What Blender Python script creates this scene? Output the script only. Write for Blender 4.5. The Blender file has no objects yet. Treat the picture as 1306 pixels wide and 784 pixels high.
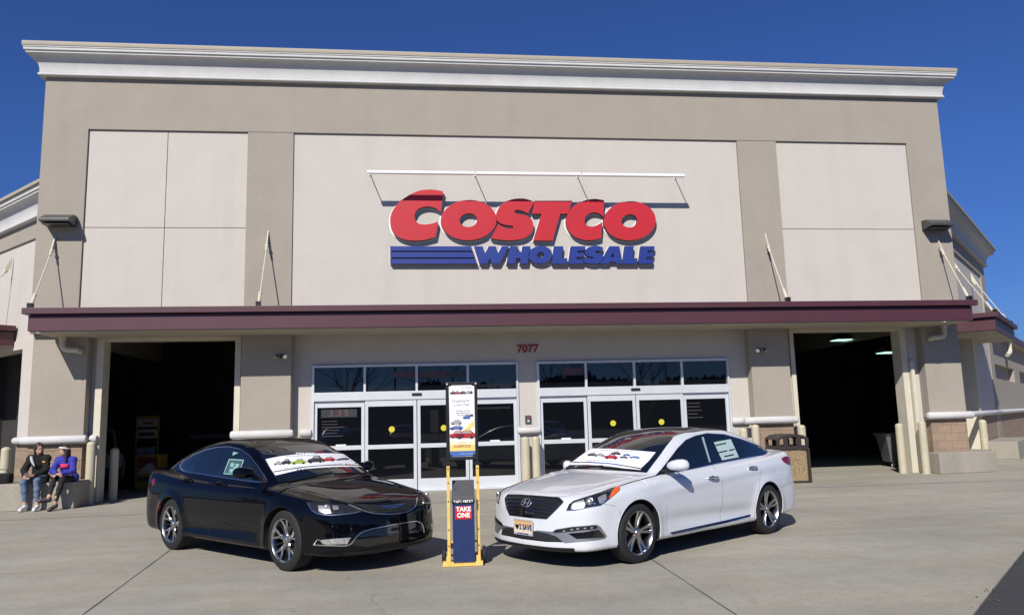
import bpy, math, random
import numpy as np
from mathutils import Vector, Matrix
from mathutils.geometry import delaunay_2d_cdt, tessellate_polygon

random.seed(7); rng = np.random.default_rng(7)
PI = math.pi
scene = bpy.context.scene
COL = scene.collection

# ------------------------------------------------------------------ camera
FPX = 978.96
_p, _r, _y = [math.radians(a) for a in (8.258, -1.5108, 6.867)]
CF = np.array([math.sin(_y)*math.cos(_p), math.cos(_y)*math.cos(_p), math.sin(_p)])
CR = np.array([math.cos(_y), -math.sin(_y), 0.0]); CU = np.cross(CR, CF)
CR, CU = CR*math.cos(_r)+CU*math.sin(_r), -CR*math.sin(_r)+CU*math.cos(_r)
CO = np.array([0, 0, 1.65])
def ray(px, py): return CF + CR*(px-653)/FPX + CU*(392-py)/FPX
def on_y(px, py, Y):
    d = ray(px, py); q = CO + d*(Y/d[1]); return (float(q[0]), float(q[1]), float(q[2]))
def on_z(px, py, Z=0.0):
    d = ray(px, py); q = CO + d*((Z-1.65)/d[2]); return (float(q[0]), float(q[1]), float(q[2]))
cam = bpy.data.cameras.new('camera'); camo = bpy.data.objects.new('camera', cam); COL.objects.link(camo)
M = Matrix.Identity(4)
for i in range(3):
    M[i][0] = CR[i]; M[i][1] = CU[i]; M[i][2] = -CF[i]; M[i][3] = CO[i]
camo.matrix_world = M
cam.sensor_width = 36; cam.sensor_fit = 'HORIZONTAL'; cam.lens = FPX/1306*36
cam.clip_start = 0.1; cam.clip_end = 3000
scene.camera = camo

# ------------------------------------------------------------------ materials
GRAIN = {'stucco_tan':.07,'stucco_beige':.05,'maroon_metal':.08,'cast_concrete':.12,'bollard_cream':.05,'trim_white':.05,'cream_paint':.05,'soffit_cream':.06,'white_pearl_paint':.0}
def mat(name, col, rough=.6, metal=0., var=0., vscale=2., col2=None, bump=0., bscale=60., coat=0., spec=.5, detail=6, emit=None, estr=0., streak=None, bdist=.01):
    m = bpy.data.materials.new(name); m.use_nodes = True
    nt = m.node_tree; b = nt.nodes['Principled BSDF']
    b.inputs['Roughness'].default_value = rough; b.inputs['Metallic'].default_value = metal
    b.inputs['Specular IOR Level'].default_value = spec
    b.inputs['Coat Weight'].default_value = coat; b.inputs['Coat Roughness'].default_value = .02
    c = (*col, 1)
    tc = nt.nodes.new('ShaderNodeTexCoord')
    if var or col2:
        n = nt.nodes.new('ShaderNodeTexNoise'); n.inputs['Scale'].default_value = vscale; n.inputs['Detail'].default_value = detail; n.inputs['Roughness'].default_value = .6
        mp = nt.nodes.new('ShaderNodeMapping')
        if streak: mp.inputs['Scale'].default_value = streak
        nt.links.new(tc.outputs['Object'], mp.inputs[0]); nt.links.new(mp.outputs[0], n.inputs['Vector'])
        mx = nt.nodes.new('ShaderNodeMix'); mx.data_type = 'RGBA'
        if col2 is None:
            a = tuple(max(0, v*(1-var)) for v in col); b2 = tuple(v*(1+var) for v in col)
        else: a, b2 = col, col2
        mx.inputs[6].default_value = (*a, 1); mx.inputs[7].default_value = (*b2, 1)
        rp = nt.nodes.new('ShaderNodeMapRange'); rp.inputs[1].default_value = .3; rp.inputs[2].default_value = .7
        nt.links.new(n.outputs['Fac'], rp.inputs[0]); nt.links.new(rp.outputs[0], mx.inputs[0]); nt.links.new(mx.outputs[2], b.inputs['Base Color'])
    else: b.inputs['Base Color'].default_value = c
    if GRAIN.get(name) and b.inputs['Base Color'].is_linked:
        src = b.inputs['Base Color'].links[0].from_socket
        g1 = nt.nodes.new('ShaderNodeTexNoise'); g1.inputs['Scale'].default_value = 22; g1.inputs['Detail'].default_value = 8; g1.inputs['Roughness'].default_value = .85
        nt.links.new(tc.outputs['Object'], g1.inputs['Vector']); gr = nt.nodes.new('ShaderNodeMapRange'); k = GRAIN[name]
        gr.inputs[1].default_value = .35; gr.inputs[2].default_value = .65; gr.inputs[3].default_value = 1-k; gr.inputs[4].default_value = 1+k; nt.links.new(g1.outputs['Fac'], gr.inputs[0])
        # faint downward weathering
        g2 = nt.nodes.new('ShaderNodeTexNoise'); g2.inputs['Scale'].default_value = 1.0; g2.inputs['Detail'].default_value = 5; mp2 = nt.nodes.new('ShaderNodeMapping'); mp2.inputs['Scale'].default_value = (2.2,2.2,.22)
        nt.links.new(tc.outputs['Object'], mp2.inputs[0]); nt.links.new(mp2.outputs[0], g2.inputs['Vector']); g3 = nt.nodes.new('ShaderNodeMapRange'); g3.inputs[1].default_value = .52; g3.inputs[2].default_value = .8; g3.inputs[3].default_value = 1.0; g3.inputs[4].default_value = .94; nt.links.new(g2.outputs['Fac'], g3.inputs[0])
        mm = nt.nodes.new('ShaderNodeMath'); mm.operation = 'MULTIPLY'; nt.links.new(gr.outputs[0], mm.inputs[0]); nt.links.new(g3.outputs[0], mm.inputs[1])
        vs_ = nt.nodes.new('ShaderNodeVectorMath'); vs_.operation = 'SCALE'; nt.links.new(src, vs_.inputs[0]); nt.links.new(mm.outputs[0], vs_.inputs['Scale']); nt.links.new(vs_.outputs[0], b.inputs['Base Color'])
    if bump:
        n2 = nt.nodes.new('ShaderNodeTexNoise'); n2.inputs['Scale'].default_value = bscale; n2.inputs['Detail'].default_value = 4
        nt.links.new(tc.outputs['Object'], n2.inputs['Vector'])
        bp = nt.nodes.new('ShaderNodeBump'); bp.inputs['Strength'].default_value = bump; bp.inputs['Distance'].default_value = bdist
        nt.links.new(n2.outputs['Fac'], bp.inputs['Height']); nt.links.new(bp.outputs[0], b.inputs['Normal'])
    if emit:
        b.inputs['Emission Color'].default_value = (*emit, 1); b.inputs['Emission Strength'].default_value = estr
    return m

MT = {}
MT['tan'] = mat('stucco_tan', (.35,.31,.258), .95, var=.045, vscale=1.1, bump=.35, bscale=90, bdist=.004)
MT['beige'] = mat('stucco_beige', (.545,.503,.452), .95, var=.03, vscale=1.3, bump=.35, bscale=90, bdist=.004)
MT['white_trim'] = mat('trim_white', (.58,.575,.56), .85, var=.06, vscale=2, bump=.1)
MT['cream'] = mat('cream_paint', (.62,.575,.46), .55, var=.06, vscale=3, bump=.05)
MT['coping'] = mat('coping_tan', (.42,.37,.29), .6, var=.05)
MT['maroon'] = mat('maroon_metal', (.076,.024,.034), .5, var=.09, vscale=1.6, bump=.04, bscale=4, spec=.55)
MT['soffit'] = mat('soffit_cream', (.40,.36,.29), .8, var=.08, vscale=1.2)
MT['alu'] = mat('anodised_aluminium', (.66,.68,.70), .42, metal=.25, var=.04, vscale=4)
MT['red'] = mat('sign_red', (.50,.014,.024), .5, var=.05, vscale=5)
MT['blue'] = mat('sign_blue', (.012,.034,.23), .5, var=.05, vscale=5)
MT['retn'] = mat('sign_return', (.06,.055,.07), .6, var=.05)
MT['signwhite'] = mat('sign_white', (.85,.85,.85), .5, var=.02)
MT['darkmetal'] = mat('dark_bronze_metal', (.075,.08,.078), .45, metal=.2, var=.1)
MT['black'] = mat('black_powder_coat', (.012,.012,.013), .4, var=.1)
MT['number'] = mat('number_red', (.30,.012,.012), .5, var=.05)
MT['chrome'] = mat('chrome', (.80,.79,.76), .2, metal=1.)
MT['darkchrome'] = mat('dark_chrome', (.16,.165,.175), .22, metal=1.)
MT['rubber'] = mat('tyre_rubber', (.014,.014,.015), .75, var=.15, vscale=20)
MT['plasticblack'] = mat('black_plastic', (.006,.006,.007), .5, var=.05)
MT['well'] = mat('wheel_well_dark', (.006,.006,.006), .9, var=.1)
MT['carwhite'] = mat('white_pearl_paint', (.66,.68,.71), .28, coat=1., var=.005)
MT['carblack'] = mat('black_metallic_paint', (.0022,.0025,.0042), .35, coat=.75, spec=.0, var=.02)
MT['carglass'] = mat('tinted_car_glass', (.006,.010,.015), .02, coat=.3, spec=.6, var=.02)
MT['amber'] = mat('amber_lens', (.80,.12,.01), .15, coat=1., var=.08, vscale=30)
MT['redlens'] = mat('red_lens', (.17,.003,.008), .2, coat=.5, var=.1)
MT['lens'] = mat('headlamp_reflector', (.66,.64,.60), .3, metal=.75, var=.35, vscale=35)
MT['lampblack'] = mat('headlamp_housing', (.022,.021,.021), .12, coat=.4, var=.3, vscale=25)
MT['rim'] = mat('machined_rim', (.50,.50,.50), .28, metal=1., var=.05)
MT['rimdark'] = mat('dark_rim_pocket', (.06,.062,.066), .3, metal=.9, var=.1)
MT['disc'] = mat('brake_disc', (.22,.22,.22), .35, metal=1.)
MT['yellow'] = mat('worn_yellow_paint', (.72,.46,.09), .5, col2=(.80,.58,.20), vscale=9, var=.1)
MT['navy'] = mat('navy_box', (.012,.028,.11), .45, var=.12, vscale=8)
MT['lidgrey'] = mat('grey_lid', (.10,.10,.105), .35, var=.15, vscale=5)
MT['boxred'] = mat('label_red', (.55,.015,.02), .45)
MT['paper'] = mat('white_paper', (.80,.80,.80), .6, var=.015)
MT['vinyl'] = mat('white_banner', (.82,.83,.85), .5, var=.02)
MT['bollard'] = mat('bollard_cream', (.55,.50,.37), .5, col2=(.47,.42,.29), vscale=3, var=.1)
MT['pebble'] = None
MT['stickeryellow'] = mat('yellow_sticker', (.60,.54,.04), .5)
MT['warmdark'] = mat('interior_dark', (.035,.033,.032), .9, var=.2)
MT['interfloor'] = mat('interior_floor', (.16,.15,.14), .6, var=.2)
MT['skin'] = mat('skin', (.52,.30,.22), .55, var=.05)
MT['hair'] = mat('dark_brown_hair', (.028,.014,.010), .5, col2=(.05,.022,.013), vscale=30, var=.1)
MT['blackcloth'] = mat('black_fleece', (.007,.0065,.0065), .9, var=.3, vscale=20, bump=.8, bscale=22, bdist=.02)
MT['jeans'] = mat('blue_denim', (.075,.12,.20), .9, col2=(.15,.21,.30), vscale=16, var=.1, bump=.8, bscale=26, bdist=.015)
MT['legging'] = mat('black_leggings', (.012,.012,.014), .8, var=.1)
MT['hoodie'] = mat('royal_blue_hoodie', (.026,.028,.28), .85, col2=(.038,.042,.37), vscale=14, var=.1, bump=.8, bscale=22, bdist=.02)
MT['pink'] = mat('pink_print', (.85,.05,.14), .7)
MT['shoewhite'] = mat('white_trainer', (.68,.68,.68), .6, var=.05)
MT['shoegrey'] = mat('grey_trainer', (.10,.085,.085), .7, var=.1)
MT['band'] = mat('white_knit_band', (.7,.7,.7), .9, var=.05)
MT['grey'] = mat('light_grey_cloth', (.5,.5,.5), .9, var=.05)
MT['bark'] = mat('bark', (.10,.08,.065), .95, var=.2, vscale=8)
MT['cart'] = mat('grey_plastic_tub', (.12,.13,.135), .5, var=.08)
MT['wood'] = mat('far_wood', (.045,.04,.03), .95, var=.3, vscale=1)

def glass_mat():
    m = mat('door_glass_dark', (.005,.006,.008), .012, spec=.8, var=.02)
    return m
MT['glass'] = glass_mat()

def concrete_mat(name='concrete_pavement', base=(.352,.331,.277), tile=True):
    m = bpy.data.materials.new(name); m.use_nodes = True; nt = m.node_tree; N = nt.nodes; Lk = nt.links
    b = N['Principled BSDF']; b.inputs['Roughness'].default_value = .9; b.inputs['Specular IOR Level'].default_value = .25
    tc = N.new('ShaderNodeTexCoord')
    def noise(sc, det=6, ro=.6, vec=None, dist=0):
        n = N.new('ShaderNodeTexNoise'); n.inputs['Scale'].default_value = sc; n.inputs['Detail'].default_value = det; n.inputs['Roughness'].default_value = ro; n.inputs['Distortion'].default_value = dist
        Lk.new(vec or tc.outputs['Object'], n.inputs['Vector']); return n.outputs['Fac']
    def mr(v, a, b_, c, d):
        n = N.new('ShaderNodeMapRange'); n.inputs[1].default_value = a; n.inputs[2].default_value = b_; n.inputs[3].default_value = c; n.inputs[4].default_value = d
        Lk.new(v, n.inputs[0]); return n.outputs[0]
    def mul(a, b_):
        n = N.new('ShaderNodeMath'); n.operation = 'MULTIPLY'; Lk.new(a, n.inputs[0]); Lk.new(b_, n.inputs[1]); return n.outputs[0]
    mp = N.new('ShaderNodeMapping'); mp.inputs['Rotation'].default_value = (0,0,.25); mp.inputs['Scale'].default_value = (.25,1.6,1); Lk.new(tc.outputs['Object'], mp.inputs[0])
    f = mul(mr(noise(.33,5), .3,.7,.86,1.12), mr(noise(2.2,7,.7), .3,.7,.93,1.06))
    f = mul(f, mr(noise(1.0,6,.65,mp.outputs[0],.4), .35,.7,1.06,.91))
    f = mul(f, mr(noise(28,5,.75), .3,.7,.92,1.07))
    f = mul(f, mr(noise(170,3,.7), .3,.7,.84,1.14))
    f = mul(f, mr(noise(60,4,.8), .3,.7,.92,1.07))
    f = mul(f, mr(noise(7,10,.85), .35,.65,.90,1.09))
    f = mul(f, mr(noise(.9,9,.8,None,1.2), .58,.72,1.0,.88))
    # small dark spots and oil drips
    v = N.new('ShaderNodeTexVoronoi'); v.inputs['Scale'].default_value = 1.7; Lk.new(tc.outputs['Object'], v.inputs['Vector'])
    f = mul(f, mr(v.outputs['Distance'], .02,.055,.6,1.0))
    v2 = N.new('ShaderNodeTexVoronoi'); v2.inputs['Scale'].default_value = 11; Lk.new(tc.outputs['Object'], v2.inputs['Vector'])
    f = mul(f, mr(v2.outputs['Distance'], .04,.12,.86,1.0))
    vm = N.new('ShaderNodeVectorMath'); vm.operation = 'SCALE'; vm.inputs[0].default_value = base; Lk.new(f, vm.inputs['Scale'])
    # warm / cool tint patches
    mx = N.new('ShaderNodeMix'); mx.data_type = 'RGBA'; mx.blend_type = 'MULTIPLY'; mx.inputs[7].default_value = (1.03,1.0,.93,1)
    Lk.new(mr(noise(.7,4), .4,.65,0,1), mx.inputs[0]); Lk.new(vm.outputs[0], mx.inputs[6]); Lk.new(mx.outputs[2], b.inputs['Base Color'])
    bp = N.new('ShaderNodeBump'); bp.inputs['Strength'].default_value = .35; bp.inputs['Distance'].default_value = .004
    Lk.new(noise(120,5,.7), bp.inputs['Height']); Lk.new(bp.outputs[0], b.inputs['Normal'])
    return m
MT['concrete'] = concrete_mat()
MT['ledge'] = mat('cast_concrete', (.37,.335,.275), .9, col2=(.29,.265,.22), vscale=1.6, var=.1, bump=.3, bscale=50, streak=(1,1,.5))
MT['asphalt'] = mat('asphalt', (.05,.05,.051), .95, var=.25, vscale=60, bump=.8, bscale=160, bdist=.01)
MT['joint'] = mat('joint_dark', (.10,.09,.075), .95, var=.2, vscale=6)
MT['jointlight'] = mat('joint_light', (.36,.345,.31), .9, var=.12, vscale=3)

def block_mat():
    m = bpy.data.materials.new('split_face_block'); m.use_nodes = True; nt = m.node_tree; N = nt.nodes; Lk = nt.links; b = N['Principled BSDF']
    b.inputs['Roughness'].default_value = .95
    tc = N.new('ShaderNodeTexCoord'); sp = N.new('ShaderNodeSeparateXYZ'); Lk.new(tc.outputs['Object'], sp.inputs[0])
    ad = N.new('ShaderNodeMath'); ad.operation = 'ADD'; Lk.new(sp.outputs[0], ad.inputs[0]); Lk.new(sp.outputs[1], ad.inputs[1])
    cb = N.new('ShaderNodeCombineXYZ'); Lk.new(ad.outputs[0], cb.inputs[0]); Lk.new(sp.outputs[2], cb.inputs[1])
    br = N.new('ShaderNodeTexBrick'); br.inputs['Scale'].default_value = 1; br.inputs['Brick Width'].default_value = .4; br.inputs['Row Height'].default_value = .2
    br.inputs['Mortar Size'].default_value = .006; br.inputs['Color1'].default_value = (.36,.26,.18,1); br.inputs['Color2'].default_value = (.28,.205,.145,1); br.inputs['Mortar'].default_value = (.20,.155,.115,1)
    Lk.new(cb.outputs[0], br.inputs['Vector'])
    n = N.new('ShaderNodeTexNoise'); n.inputs['Scale'].default_value = 18; n.inputs['Detail'].default_value = 6; n.inputs['Roughness'].default_value = .7; Lk.new(tc.outputs['Object'], n.inputs['Vector'])
    mx = N.new('ShaderNodeMix'); mx.data_type = 'RGBA'; mx.blend_type = 'MULTIPLY'; mx.inputs[0].default_value = .55
    cr = N.new('ShaderNodeMapRange'); cr.inputs[1].default_value = .3; cr.inputs[2].default_value = .7; cr.inputs[3].default_value = .65; cr.inputs[4].default_value = 1.3; Lk.new(n.outputs['Fac'], cr.inputs[0])
    Lk.new(br.outputs['Color'], mx.inputs[6]); Lk.new(cr.outputs[0], mx.inputs[7]); Lk.new(mx.outputs[2], b.inputs['Base Color'])
    bp = N.new('ShaderNodeBump'); bp.inputs['Strength'].default_value = .9; bp.inputs['Distance'].default_value = .03; Lk.new(n.outputs['Fac'], bp.inputs['Height']); Lk.new(bp.outputs[0], b.inputs['Normal'])
    return m
MT['block'] = block_mat()
def pebble_mat():
    m = bpy.data.materials.new('pebble_panel'); m.use_nodes = True; nt = m.node_tree; N = nt.nodes; Lk = nt.links; b = N['Principled BSDF']; b.inputs['Roughness'].default_value = .8
    tc = N.new('ShaderNodeTexCoord'); v = N.new('ShaderNodeTexVoronoi'); v.inputs['Scale'].default_value = 45; Lk.new(tc.outputs['Object'], v.inputs['Vector'])
    cr = N.new('ShaderNodeValToRGB'); cr.color_ramp.elements[0].color = (.28,.20,.10,1); cr.color_ramp.elements[1].color = (.14,.09,.05,1)
    e = cr.color_ramp.elements.new(.5); e.color = (.34,.26,.14,1); sx = N.new('ShaderNodeSeparateXYZ'); Lk.new(v.outputs['Color'], sx.inputs[0]); Lk.new(sx.outputs[0], cr.inputs[0]); Lk.new(cr.outputs[0], b.inputs['Base Color'])
    bp = N.new('ShaderNodeBump'); bp.inputs['Strength'].default_value = .8; bp.invert = True; Lk.new(v.outputs['Distance'], bp.inputs['Height']); Lk.new(bp.outputs[0], b.inputs['Normal'])
    return m
MT['pebble'] = pebble_mat()

# ------------------------------------------------------------------ object helpers
def tag(o, label=None, cat=None, group=None, kind=None):
    if label: o['label'] = label
    if cat: o['category'] = cat
    if group: o['group'] = group
    if kind: o['kind'] = kind
    return o
def empty(name, loc=(0,0,0), rz=0., label=None, cat=None, group=None):
    o = bpy.data.objects.new(name, None); COL.objects.link(o); o.location = loc; o.rotation_euler = (0,0,rz); o.empty_display_size = .2
    return tag(o, label, cat, group)

class MB:
    def __init__(s): s.v = []; s.f = []; s.m = []
    def add(s, vs, fs, mi=0):
        n = len(s.v); s.v += [tuple(map(float, v)) for v in vs]
        for f in fs: s.f.append(tuple(i+n for i in f)); s.m.append(mi)
        return s
    def box(s, x0, x1, y0, y1, z0, z1, mi=0, rz=0, c=None):
        vs = [(x,y,z) for z in (z0,z1) for y in (y0,y1) for x in (x0,x1)]
        if rz:
            cx, cy = c if c else ((x0+x1)/2, (y0+y1)/2); ca, sa = math.cos(rz), math.sin(rz)
            vs = [(cx+(x-cx)*ca-(y-cy)*sa, cy+(x-cx)*sa+(y-cy)*ca, z) for x,y,z in vs]
        return s.add(vs, [(0,2,3,1),(4,5,7,6),(0,1,5,4),(2,6,7,3),(0,4,6,2),(1,3,7,5)], mi)
    def prism(s, poly, a, b, axis='y', mi=0):
        """poly: 2D outline; extruded from a to b along axis; other two axes in xyz order"""
        n = len(poly); k = 'xyz'.index(axis)
        def P(p, t):
            q = list(p); q.insert(k, t); return tuple(q)
        vs = [P(p,a) for p in poly] + [P(p,b) for p in poly]
        tris = tessellate_polygon([[Vector((p[0],p[1],0)) for p in poly]])
        fs = [tuple(t) for t in tris] + [tuple(i+n for i in reversed(t)) for t in tris] + [(i,(i+1)%n,(i+1)%n+n,i+n) for i in range(n)]
        return s.add(vs, fs, mi)
    def tube(s, pts, r, seg=10, cap=True, mi=0):
        pts = [Vector(p) for p in pts]; rs = r if isinstance(r,(list,tuple)) else [r]*len(pts)
        vs = []; up = None
        for i,p in enumerate(pts):
            t = (pts[min(i+1,len(pts)-1)]-pts[max(i-1,0)]).normalized()
            if up is None: up = Vector((0,0,1)) if abs(t.z)<.9 else Vector((1,0,0))
            a = t.cross(up).normalized(); b = a.cross(t).normalized(); up = b
            for j in range(seg):
                q = p + (a*math.cos(2*PI*j/seg)+b*math.sin(2*PI*j/seg))*rs[i]; vs.append(tuple(q))
        fs = [(i*seg+j, i*seg+(j+1)%seg, (i+1)*seg+(j+1)%seg, (i+1)*seg+j) for i in range(len(pts)-1) for j in range(seg)]
        if cap: fs += [tuple(range(seg))[::-1], tuple((len(pts)-1)*seg+j for j in range(seg))]
        return s.add(vs, fs, mi)
    def lathe(s, prof, c=(0,0,0), axis='z', seg=24, mi=0):
        n = len(prof); vs = []
        for j in range(seg):
            a = 2*PI*j/seg
            for r,h in prof:
                if axis=='z': vs.append((c[0]+r*math.cos(a), c[1]+r*math.sin(a), c[2]+h))
                elif axis=='y': vs.append((c[0]+r*math.cos(a), c[1]+h, c[2]+r*math.sin(a)))
                else: vs.append((c[0]+h, c[1]+r*math.cos(a), c[2]+r*math.sin(a)))
        fs = [(j*n+i, ((j+1)%seg)*n+i, ((j+1)%seg)*n+i+1, j*n+i+1) for j in range(seg) for i in range(n-1)]
        return s.add(vs, fs, mi)
    def ball(s, c, r, seg=12, mi=0):
        rx,ry,rz = r if isinstance(r,(tuple,list)) else (r,r,r); vs=[]; m=seg//2
        for i in range(m+1):
            t = PI*i/m
            for j in range(seg): vs.append((c[0]+rx*math.sin(t)*math.cos(2*PI*j/seg), c[1]+ry*math.sin(t)*math.sin(2*PI*j/seg), c[2]+rz*math.cos(t)))
        return s.add(vs, [(i*seg+j, (i+1)*seg+j, (i+1)*seg+(j+1)%seg, i*seg+(j+1)%seg) for i in range(m) for j in range(seg)], mi)
    def build(s, name, mats, parent=None, smooth=False, local=False, bevel=0., recalc=True, auto=None):
        me = bpy.data.meshes.new(name)
        off = Vector(parent.location) if (parent is not None and not local) else Vector((0,0,0))
        if parent is not None and parent.parent is not None and not local: off += Vector(parent.parent.location)
        me.from_pydata([tuple(Vector(v)-off) for v in s.v], [], s.f)
        if not isinstance(mats,(list,tuple)): mats = [mats]
        for m in mats: me.materials.append(m)
        if len(mats)>1:
            me.polygons.foreach_set('material_index', s.m)
        if recalc:
            import bmesh
            bm = bmesh.new(); bm.from_mesh(me); bmesh.ops.remove_doubles(bm, verts=bm.verts, dist=1e-5); bmesh.ops.recalc_face_normals(bm, faces=bm.faces); bm.to_mesh(me); bm.free()
        o = bpy.data.objects.new(name, me); COL.objects.link(o)
        if smooth:
            me.polygons.foreach_set('use_smooth', [True]*len(me.polygons))
            me.set_sharp_from_angle(angle=math.radians(auto or 40))
        if parent is not None: o.parent = parent
        if bevel:
            b = o.modifiers.new('bevel','BEVEL'); b.width = bevel; b.segments = 2; b.limit_method = 'ANGLE'
        return o

def part(name, mats, parent, *boxes, bevel=0., local=False):
    m = MB()
    for b in boxes: m.box(*b)
    return m.build(name, mats, parent, bevel=bevel, local=local)

FONT = None
def text(name, s, matr, loc, size, parent=None, rot=(PI/2,0,0), ext=.004, bold=0., shear=0., align='CENTER', width=1., local=False):
    cu = bpy.data.curves.new(name, 'FONT'); cu.body = s; cu.size = size; cu.extrude = ext; cu.offset = bold; cu.shear = shear; cu.align_x = align; cu.align_y = 'CENTER'
    o = bpy.data.objects.new(name, cu); COL.objects.link(o)
    bpy.context.view_layer.update()
    dg = bpy.context.evaluated_depsgraph_get()
    me = bpy.data.meshes.new_from_object(o.evaluated_get(dg)); bpy.data.objects.remove(o)
    me.name = name
    me.materials.clear(); me.materials.append(matr)
    off = Vector(parent.location) if (parent is not None and not local) else Vector((0,0,0))
    if parent is not None and parent.parent is not None and not local: off += Vector(parent.parent.location)
    from mathutils import Euler
    mw = Matrix.Translation(Vector(loc)-off) @ Euler(rot).to_matrix().to_4x4() @ Matrix.Diagonal((width,1,1,1))
    me.transform(mw)
    o = bpy.data.objects.new(name, me); COL.objects.link(o)
    if parent is not None: o.parent = parent
    return o

def copy_tree(o, parent=None):
    c = o.copy(); COL.objects.link(c)
    if parent is not None: c.parent = parent
    for ch in list(o.children): copy_tree(ch, c)
    return c
# ================================================================== SETTING
YU, YP, YD = 18.6, 18.75, 19.05          # upper wall, pier fronts, door wall
XL, XR = -8.88, 14.18
CX = 2.65
m = MB()
m.add([(-900,-900,-.02),(900,-900,-.02),(900,900,-.02),(-900,900,-.02)], [(0,1,2,3)])
tag(m.build('ground', MT['asphalt'], recalc=False), kind='structure')
edge = [(-2.5,-1.5),(3.1,4.6),(4.37,5.98),(5.33,6.92),(6.94,8.48),(9.5,10.9),(14,14.2),(30,22),(60,34)]
poly = [(-30,-1.5)] + edge + [(60,40),(-30,40)]
m = MB(); m.prism(poly, -.016, 0.0, 'z')
tag(m.build('pavement', MT['concrete']), kind='structure')
def groove(name, pts, w, matr, z=.004, jit=.0, kind='structure'):
    m = MB(); P = []
    for (a,b) in zip(pts[:-1], pts[1:]):
        k = max(1, int(math.dist(a,b)/.25))
        P += [(a[0]+(b[0]-a[0])*i/k, a[1]+(b[1]-a[1])*i/k) for i in range(k)]
    P.append(pts[-1]); vs = []
    for i,p in enumerate(P):
        q = P[min(i+1,len(P)-1)]; o = P[max(i-1,0)]; tx,ty = q[0]-o[0], q[1]-o[1]; l = math.hypot(tx,ty) or 1
        nx,ny = -ty/l, tx/l; ww = w*(1+random.uniform(-.45,.35)); d = random.uniform(-jit,jit)
        vs += [(p[0]+nx*(ww/2+d), p[1]+ny*(ww/2+d), z), (p[0]-nx*(ww/2-d), p[1]-ny*(ww/2-d), z)]
    m.add(vs, [(2*i,2*i+1,2*i+3,2*i+2) for i in range(len(P)-1)])
    return tag(m.build(name, matr, recalc=False), kind=kind)
groove('pavement_joint', [(-1.9,-1.4),(-2.72,5.0),(-3.06,7.67),(-3.44,11.42),(-3.9,15.9)], .014, MT['joint'])
groove('pavement_joint', [(2.5,4.1),(2.53,5.0),(2.57,6.39),(2.63,8.83),(2.75,15.9)], .014, MT['joint'])
groove('pavement_joint', [(-16,15.6),(-7.65,16.0),(-5.15,16.12),(4,16.2),(8.2,16.3),(13.23,16.1),(20,16)], .05, MT['jointlight'], jit=.01)
groove('pavement_joint', [(-16,15.68),(-7.65,16.06),(-5.15,16.18),(4,16.26),(8.2,16.36),(13.23,16.16),(20,16.06)], .012, MT['joint'], z=.008)
groove('pavement_joint', [(-3.35,10.6),(2.7,10.3)], .006, MT['joint'])
# hairline cracks
def crack(x,y,a,n=26,st=.07):
    p=[(x,y)]
    for i in range(n):
        a += random.uniform(-.5,.5)*.5; x += st*math.cos(a); y += st*math.sin(a); p.append((x,y))
    return p
groove('pavement_crack', crack(-.35,6.2,1.35), .003, MT['joint'])
groove('pavement_crack', crack(-1.1,5.9,.5,18), .0025, MT['joint'])
groove('pavement_crack', crack(5.0,8.4,2.7,24), .005, MT['joint'])
groove('pavement_crack', crack(8.0,13.4,.3,40), .006, MT['joint'])
# tread strip where concrete meets asphalt, loose stones
m = MB()
for i in range(150):
    t = random.random()*6; k = int(t); t -= k
    a, b = edge[k], edge[k+1]; x = a[0]+(b[0]-a[0])*t + random.gauss(.05,.07); y = a[1]+(b[1]-a[1])*t - random.gauss(.03,.07); r = random.uniform(.004,.012)
    m.ball((x,y,r*.4), (r,r*random.uniform(.6,1),r*.6), 5)
tag(m.build('loose_gravel', MT['joint']), kind='stuff', label='loose gravel along the broken concrete edge', cat='gravel')

# ================================================================== BUILDING
B = empty('warehouse_store', (CX, YU, 0), label='tan and beige stucco warehouse store front with white cornice and maroon canopy', cat='building')
# tan frame of the upper wall with recessed beige panels
ZT = 10.12; ZC = 3.86
YB = YU+.05
m=MB(); m.prism([(XL,ZC),(XL,ZT),(XR,ZT),(XR,ZC),(13.15,ZC),(13.15,8.77),(-7.85,8.77),(-7.85,ZC)],YU,YU+.35,'y'); m.build('wall',MT['tan'],B,bevel=.012)
part('pilaster', MT['tan'], B, (-4.16,-3.07,YU+.012,YU+.30,ZC,8.768)); part('pilaster', MT['tan'], B, (8.34,9.42,YU+.012,YU+.30,ZC,8.768))
part('backing_wall', MT['tan'], B, (-7.85, 13.15, YU+.30, YU+.36, ZC, 8.77))
g = .007
def panel(x0,x1,z0,z1): return part('wall_panel', MT['beige'], B, (x0+g,x1-g,YB,YB+.2,z0+g,z1-g), bevel=.004)
for x0,x1 in ((-7.85,-6.04),(-6.04,-4.16)):
    panel(x0,x1,ZC,6.37); panel(x0,x1,6.37,8.77)
panel(-3.07,8.34,ZC,8.77)
panel(9.42,13.15,ZC,6.39); panel(9.42,13.15,6.39,8.77)
part('panel_joint_filler', MT['joint'], B, (-7.84,13.14,YB+.016,YB+.1,ZC+.02,8.75))
[part('side_wall', MT['tan'], B, q) for q in ((XL, XL+.3, YU+.355, 34, ZC, ZT), (XR-.3, XR, YU+.355, 34, ZC, ZT), (XL+.3,XR-.3,33.7,34,0,ZT))]
part('roof', MT['joint'], B, (XL+.1, XR-.1, YU+.1, 33.9, ZT-.25, ZT-.05))

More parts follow.
